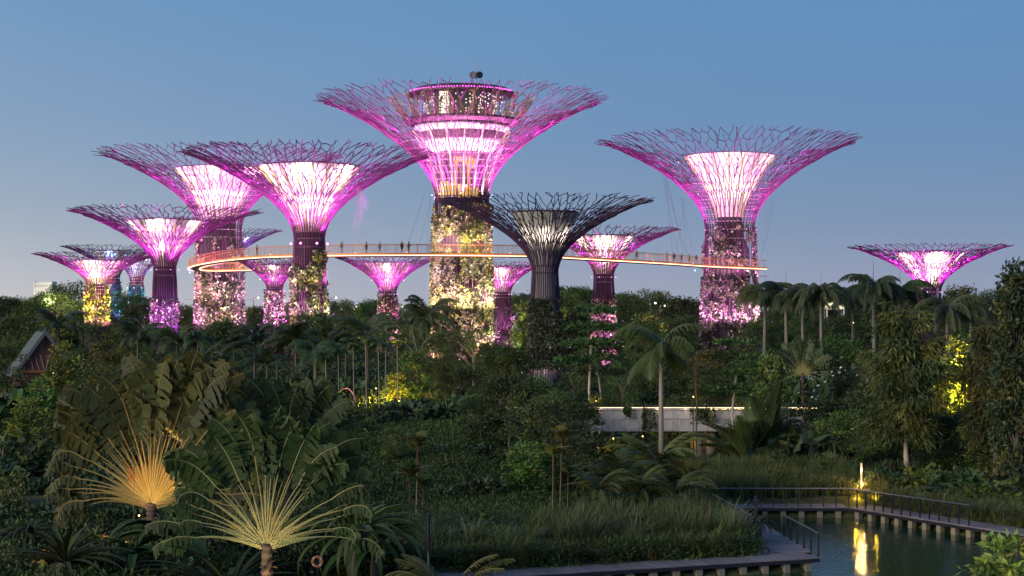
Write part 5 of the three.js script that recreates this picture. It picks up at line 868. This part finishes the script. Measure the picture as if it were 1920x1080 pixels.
{ const d = 138, t = thing('light_arch', 'thin arch lit pink among the slender palm trunks', 'arch', V(X(648, d), ground(X(648, d), -d), -d), .5), h = Y(728, d) - t.position.y; const b = new MB(), ps = []; for (let k = 0; k <= 18; k++) { const a = k / 18 * Math.PI; ps.push(V(-Math.cos(a) * 1.0, Math.sin(a) * h, 0)); } b.tube(ps, .05, 6, [1, 1, 1]); mesh('arch_bar', b.geo(), std([.4, .2, .22], .5), t); const s = new MB(); s.tube(ps.slice(9, 19).map((p) => p.clone().add(V(0, 0, .09))), .022, 5, [1, 1, 1]); mesh('lamp_tube', s.geo(), std([.1, .1, .1], .4, { emissive: lin(1, .25, .35), emissiveIntensity: 1.1 }), t); const l = new THREE.PointLight(lin(1, .25, .35), 1.5, 0, 2); l.name = 'lamp_tube'; l.position.set(.9, h * .6, .4); t.add(l); }

// flowers: red hanging spikes on the left, white ones on two shrubs, a dry plume
for (const [px, py, d, s, l] of [[190, 922, 71, 1.1, 'bright red hanging flower spike left of the amber fan'], [247, 888, 69, .9, 'red flower spike crossing the amber fan stalks'], [246, 756, 80, 1, 'red flower spike above the amber fan'], [262, 728, 82, 1, 'pink flower head above the amber fan']]) {
  const R = rng(px), x = X(px, d), y = Y(py, d), g = ground(x, -d), t = thing('flower_spike', l, 'flower', V(x, y, -d)), b = new MB(), st = new MB();
  st.tube([V(.1, g - y - .1, 0), V(.08, (g - y) * .4, 0), V(.12, .5, 0), V(.02, .42, .05), V(0, .3, .05)], .014, 5, [.10, .12, .04]);
  for (let k = 0; k < 9; k++) { const p = V((k % 2 ? .05 : -.05) * s, .35 - k * .075 * s, .05), dir = V((k % 2 ? 1 : -1) * .5, -.8, R() * .3).normalize(); b.leaf(p, dir, across(dir, R), .20 * s, .09 * s, .3, px === 262 ? [.55, .08, .22] : [.62, .03, .02]); b.leaf(p, dir, across(dir, R), .18 * s, .05 * s, .3, [.6, .35, .03]); }
  mesh('stem', st.geo(), M.bark, t); mesh('bracts', b.geo(), M.glossLeaf, t); 
}
gardenLight(196, 942, 69.5, lin(1, .35, .15), 1.1, 'small red lamp beneath the hanging flower spike'); gardenLight(236, 956, 68, lin(1, .5, .12), .8, 'small amber lamp below the amber fan'); gardenLight(78, 1040, 62, lin(1, .5, .2), .8, 'small amber lamp in the bottom left shrubs');
scene.children.filter((o) => /white-flowering/.test(o.userData.label ?? '')).forEach((o, n) => { const R = rng(600 + n), b = new MB(); for (let k = 0; k < 90; k++) { const a = R() * Math.PI * 2, e = R() * 1.4, r = .95 + R() * .15, p = V(Math.cos(a) * Math.cos(e) * r, Math.sin(e) * r, Math.sin(a) * Math.cos(e) * r); for (let j = 0; j < 4; j++) { const dir = randDir(R).add(p).normalize(); b.leaf(p, dir, across(dir, R), .026, .016, .2, [.8, .8, .78]); } } mesh('flowers', b.geo(), M.glossLeaf, o); });
{ const d = 128, x = X(1306, d), g = ground(x, -d), t = thing('plume_grass', 'pale dry plume of grass standing above the footbridge', 'plant', V(x, Y(738, d), -d)), k = Y(672, d) - Y(738, d); const o = grassGeo(71, { n: 90, h: k * .95, r: .18, lean: .18, w: .03, c: [.30, .20, .11], dry: .5 }); mesh('blades', o, M.leaf, t); mesh('stem', new THREE.CylinderGeometry(.05, .08, Y(738, d) - g + .3, 6).translate(0, -(Y(738, d) - g) / 2, 0), std([.10, .08, .06], .9), t); }
gardenLight(1118, 752, 131.4, lin(1, .55, .08), 2.5, 'small lamp under the orange-lit bush on the footbridge');
gardenLight(1300, 744, 126.5, lin(1, .45, .15), 4, 'small orange lamp at the foot of the dry plume');

// ------------------------------------------------------------------ grasses, reeds and ground cover
{
  const R = rng(909), reeds = [[], []], grass = [[], []], low = [[], []], put = (l, x, d, s, sy, t) => l[Math.floor(R() * 2)].push([x, ground(x, -d) - .05, -d, s, sy, [t * (.85 + R() * .3), t, t * .9]]);
  for (let k = 0; k < 2600; k++) { const d = 98.9 + R() * 20, x = lerp(9.5, 23.5, R()); if (d < 99.6 && x > 19) continue; put(reeds, x, d, 1, (.5 + .55 * fbm(x * .5, d * .5)) * (.8 + R() * .5), .6 + R() * .9); }
  for (let k = 0; k < 900; k++) { const d = 78.2 + R() * 15.5, x = lerp(8.5, 12.3, R()) - (d < 80 ? .6 : 0); put(reeds, x, d, .9, (.35 + .6 * fbm(x * .6, d * .6)) * (.8 + R() * .4), .6 + R() * .9); }
  for (let k = 0; k < 900; k++) { const x = lerp(-6, 10.5, R()), d = 70.6 + (x + 6) * .37 + R() * 5.5; if (lakeDepth(x, d) > -2) continue; put(grass, x, d, 1, (.3 + .9 * fbm(x * .5, d * .5)) * (.7 + R() * .6), .6 + R() * .9); }
  for (let k = 0; k < 350; k++) { const x = lerp(1, 9.6, R()), d = 75 + (x + 2) * .37 + R() * 5; put(reeds, x, d, 1.1, .7 + R() * .5, .8 + R() * .5); }
  for (let k = 0; k < 1500; k++) { const d = 76 + R() * 36, x = leg4x(d) + 2.3 + Math.pow(R(), 1.5) * 9; put(grass, x, d, 1, .45 + R() * .4, .7 + R() * .5); }
  const tus = []; for (let k = 0; k < 150; k++) { const x = lerp(-5, 12, R()), d = 72.5 + (x + 6) * .36 + Math.pow(R(), 1.6) * 8; if (lakeDepth(x, d) > -2.2 || fbm(x * .35 + 3, d * .35) < .45) continue; const z = .7 + R() * .8, t = .7 + R() * .7; tus.push([x, ground(x, -d), -d, z, z * (.8 + R() * .5), [t * 1.05, t, t]]); }
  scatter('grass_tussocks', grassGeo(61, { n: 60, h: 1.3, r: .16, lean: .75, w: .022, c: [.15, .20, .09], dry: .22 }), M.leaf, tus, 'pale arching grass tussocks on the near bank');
  for (let k = 0; k < 16000; k++) { const x = lerp(-13, 12, R()), d = 72 + R() * 52; if (lakeDepth(x, d) > -1.9) continue; const near = smooth(d, 84, 78); put(low, x, d, .8 + R() * .6, (.5 + R() * .7) * (1 + .6 * near), .55 + fbm(x * .3, d * .2) * .9); }
  for (let k = 0; k < 4500; k++) { const x = lerp(-24, -6, R()), d = 58 + R() * 40; put(low, x, d, 1 + R() * .6, .8 + R() * .8, .5 + R() * .7); }
  const gr = [[21, 22], [23, 24], [25, 26]];
  [0, 1].forEach((k) => {
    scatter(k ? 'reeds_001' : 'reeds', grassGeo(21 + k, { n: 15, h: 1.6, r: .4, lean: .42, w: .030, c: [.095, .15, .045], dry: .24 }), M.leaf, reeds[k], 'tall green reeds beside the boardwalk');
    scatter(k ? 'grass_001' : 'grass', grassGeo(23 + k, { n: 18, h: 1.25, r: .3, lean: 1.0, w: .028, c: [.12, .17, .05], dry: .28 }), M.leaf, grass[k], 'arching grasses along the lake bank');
    scatter(k ? 'ground_cover_001' : 'ground_cover', shrubGeo(25 + k, { n: 46, leaf: .42, lw: .3, c: [.06, .10, .026], c2: [.085, .13, .036] }).scale(.55, .42, .55), M.leaf, low[k], 'low green ground cover on the bank');
  });
}

// ------------------------------------------------------------------ people on the walkway
function personGeo(pose) {
  // joints in metres, feet at 0; one skin over tapered bones
  const st = pose.stride ?? 0, J = { hip: V(0, .93, 0), chest: V(0, 1.30, pose.lean ?? 0), neck: V(0, 1.47, (pose.lean ?? 0) * 1.2), head: V(0, 1.62, (pose.lean ?? 0) * 1.3 + .01) }, bones = [[J.hip, J.chest, .135, .16], [J.chest, J.neck, .14, .06], [J.neck, J.head, .055, .085], [J.head, V(0, 1.68, J.head.z), .095, .085]];
  for (const s of [-1, 1]) {
    const hp = V(s * .09, .92, 0), kn = V(s * .10, .50, s * st * .16 + .02), ft = V(s * .10, .07, s * st * .30), toe = V(s * .12, .04, s * st * .30 + .16), sh = V(s * .19, 1.42, J.neck.z), el = V(s * (.25 + (pose.elbow ?? 0)), 1.14, (pose.arm ?? 0) * .14 - s * st * .10), ha = V(s * (.24 - (pose.fold ?? 0)), 1.14 - .25 * (1 - (pose.arm ?? 0)), (pose.arm ?? 0) * .34 - s * st * .16 + .03);
    bones.push([hp, kn, .095, .06], [kn, ft, .058, .04], [ft, toe, .04, .032], [sh, el, .055, .042], [el, ha, .040, .028], [ha, ha.clone().add(V(0, -.07, .03)), .03, .02], [J.chest, sh, .11, .06]);
  }
  const res = 56, mat = M.steel, mc = new MarchingCubes(res, mat, false, false, 60000), S = .95, q = V();
  for (let z = 0; z < res; z++) for (let y = 0; y < res; y++) for (let x = 0; x < res; x++) {
    q.set((x / res * 2 - 1) * S, (y / res * 2 - 1) * S + .9, (z / res * 2 - 1) * S); let f = 9;
    if (Math.abs(q.x) < .5 && Math.abs(q.z) < .65) for (const [a, b, ra, rb] of bones) { const ab = V().subVectors(b, a), t = clamp(V().subVectors(q, a).dot(ab) / ab.lengthSq()), dd = q.distanceTo(a.clone().addScaledVector(ab, t)) - lerp(ra, rb, t), k = .04, hh = clamp(.5 + .5 * (f - dd) / k); f = lerp(f, dd, hh) - k * hh * (1 - hh); }
    mc.field[x + y * res + z * res * res] = -f;
  }
  mc.isolation = 0; mc.update();
  const n = mc.count, g = new THREE.BufferGeometry(), p = mc.positionArray.slice(0, n * 3), nn = mc.normalArray.slice(0, n * 3); for (let k = 0; k < n; k++) { p[k * 3] *= S; p[k * 3 + 1] = p[k * 3 + 1] * S + .9; p[k * 3 + 2] *= S; }
  g.setAttribute('position', new THREE.BufferAttribute(p, 3)); g.setAttribute('normal', new THREE.BufferAttribute(nn, 3));
  return { g, head: J.head };
}
{
  const poses = [{ stride: .2, arm: .1 }, { stride: 1 }, { arm: 1, fold: .08, lean: .03 }].map(personGeo), skin = std([.30, .19, .13], .7);
  const hairG = new THREE.SphereGeometry(.105, 12, 8, 0, Math.PI * 2, 0, 1.5).rotateX(-.5), shirt = new THREE.LatheGeometry([[.155, .93], [.165, 1.05], [.175, 1.25], [.185, 1.38], [.12, 1.45], [.07, 1.47]].map(([a, b]) => new THREE.Vector2(a, b)), 14).scale(1.12, 1, .92), short = new THREE.LatheGeometry([[.13, .62], [.135, .8], [.15, .92], [.155, .98]].map(([a, b]) => new THREE.Vector2(a, b)), 14).scale(1.2, 1, .95);
  const PEOPLE = [[752, 0, [.02, .02, .03], [.02, .02, .025], 'person in dark clothes standing at the rail, left of a pair', 1], [768, 2, [.025, .02, .03], [.02, .02, .03], 'person in dark clothes leaning at the rail, right of a pair', 1], [640, 1, [.03, .03, .06], [.03, .03, .04], 'person in dark clothes alone on the walkway right of the brightest trunk', 1],
    [688, 0, [.2, .12, .1], [.05, .05, .07], 'person in a reddish top on the walkway left of the pair', -1], [712, 1, [.15, .12, .12], [.05, .05, .07], 'person walking on the walkway between others left of the tallest trunk', -1], [1194, 2, [.06, .07, .09], [.03, .03, .04], 'person in grey by the rail right of the tower behind the walkway', 1], [1250, 0, [.30, .24, .18], [.03, .03, .04], 'person in a pale top in the walkway group, leftmost', 1], [1263, 1, [.02, .02, .03], [.02, .02, .03], 'person in black in the walkway group, second from left', 1], [1277, 0, [.03, .03, .05], [.03, .03, .04], 'person in dark clothes in the walkway group, third from left', 1], [1293, 2, [.08, .06, .06], [.03, .03, .03], 'person in brown near the walkway-end trunk', -1], [1305, 1, [.04, .05, .07], [.03, .03, .03], 'person walking closest to the walkway-end trunk', 1], [483, 0, [.05, .04, .05], [.03, .03, .03], 'person at the curved left part of the walkway', 1]];
  const pts = deckCurve.getSpacedPoints(600).slice(0, 460);
  PEOPLE.forEach(([px, k, top, legs, label, side], n) => {
    let b = pts[0]; for (const p of pts) if (Math.abs(960 + p.x * F / -p.z - px) < Math.abs(960 + b.x * F / -b.z - px)) b = p;
    const t = thing('person', label, 'person', V(b.x, deckY + .33, b.z + side * .4), n * 1.3, 'people on the aerial walkway'), { g, head } = poses[k];
    mesh('body', g, skin, t); const h = mesh('hair', hairG, std([.015, .012, .01], .7), t); h.position.copy(head).add(V(0, .035, -.01)); mesh('shirt', shirt, std(top, .85), t); mesh('shorts', short, std(legs, .85), t); t.scale.setScalar(.97 + .08 * h2(n, 3));
  });
}
scene.traverse((o) => { if (o.isMesh) o.castShadow = o.receiveShadow = true; });
renderer.render(scene, camera);
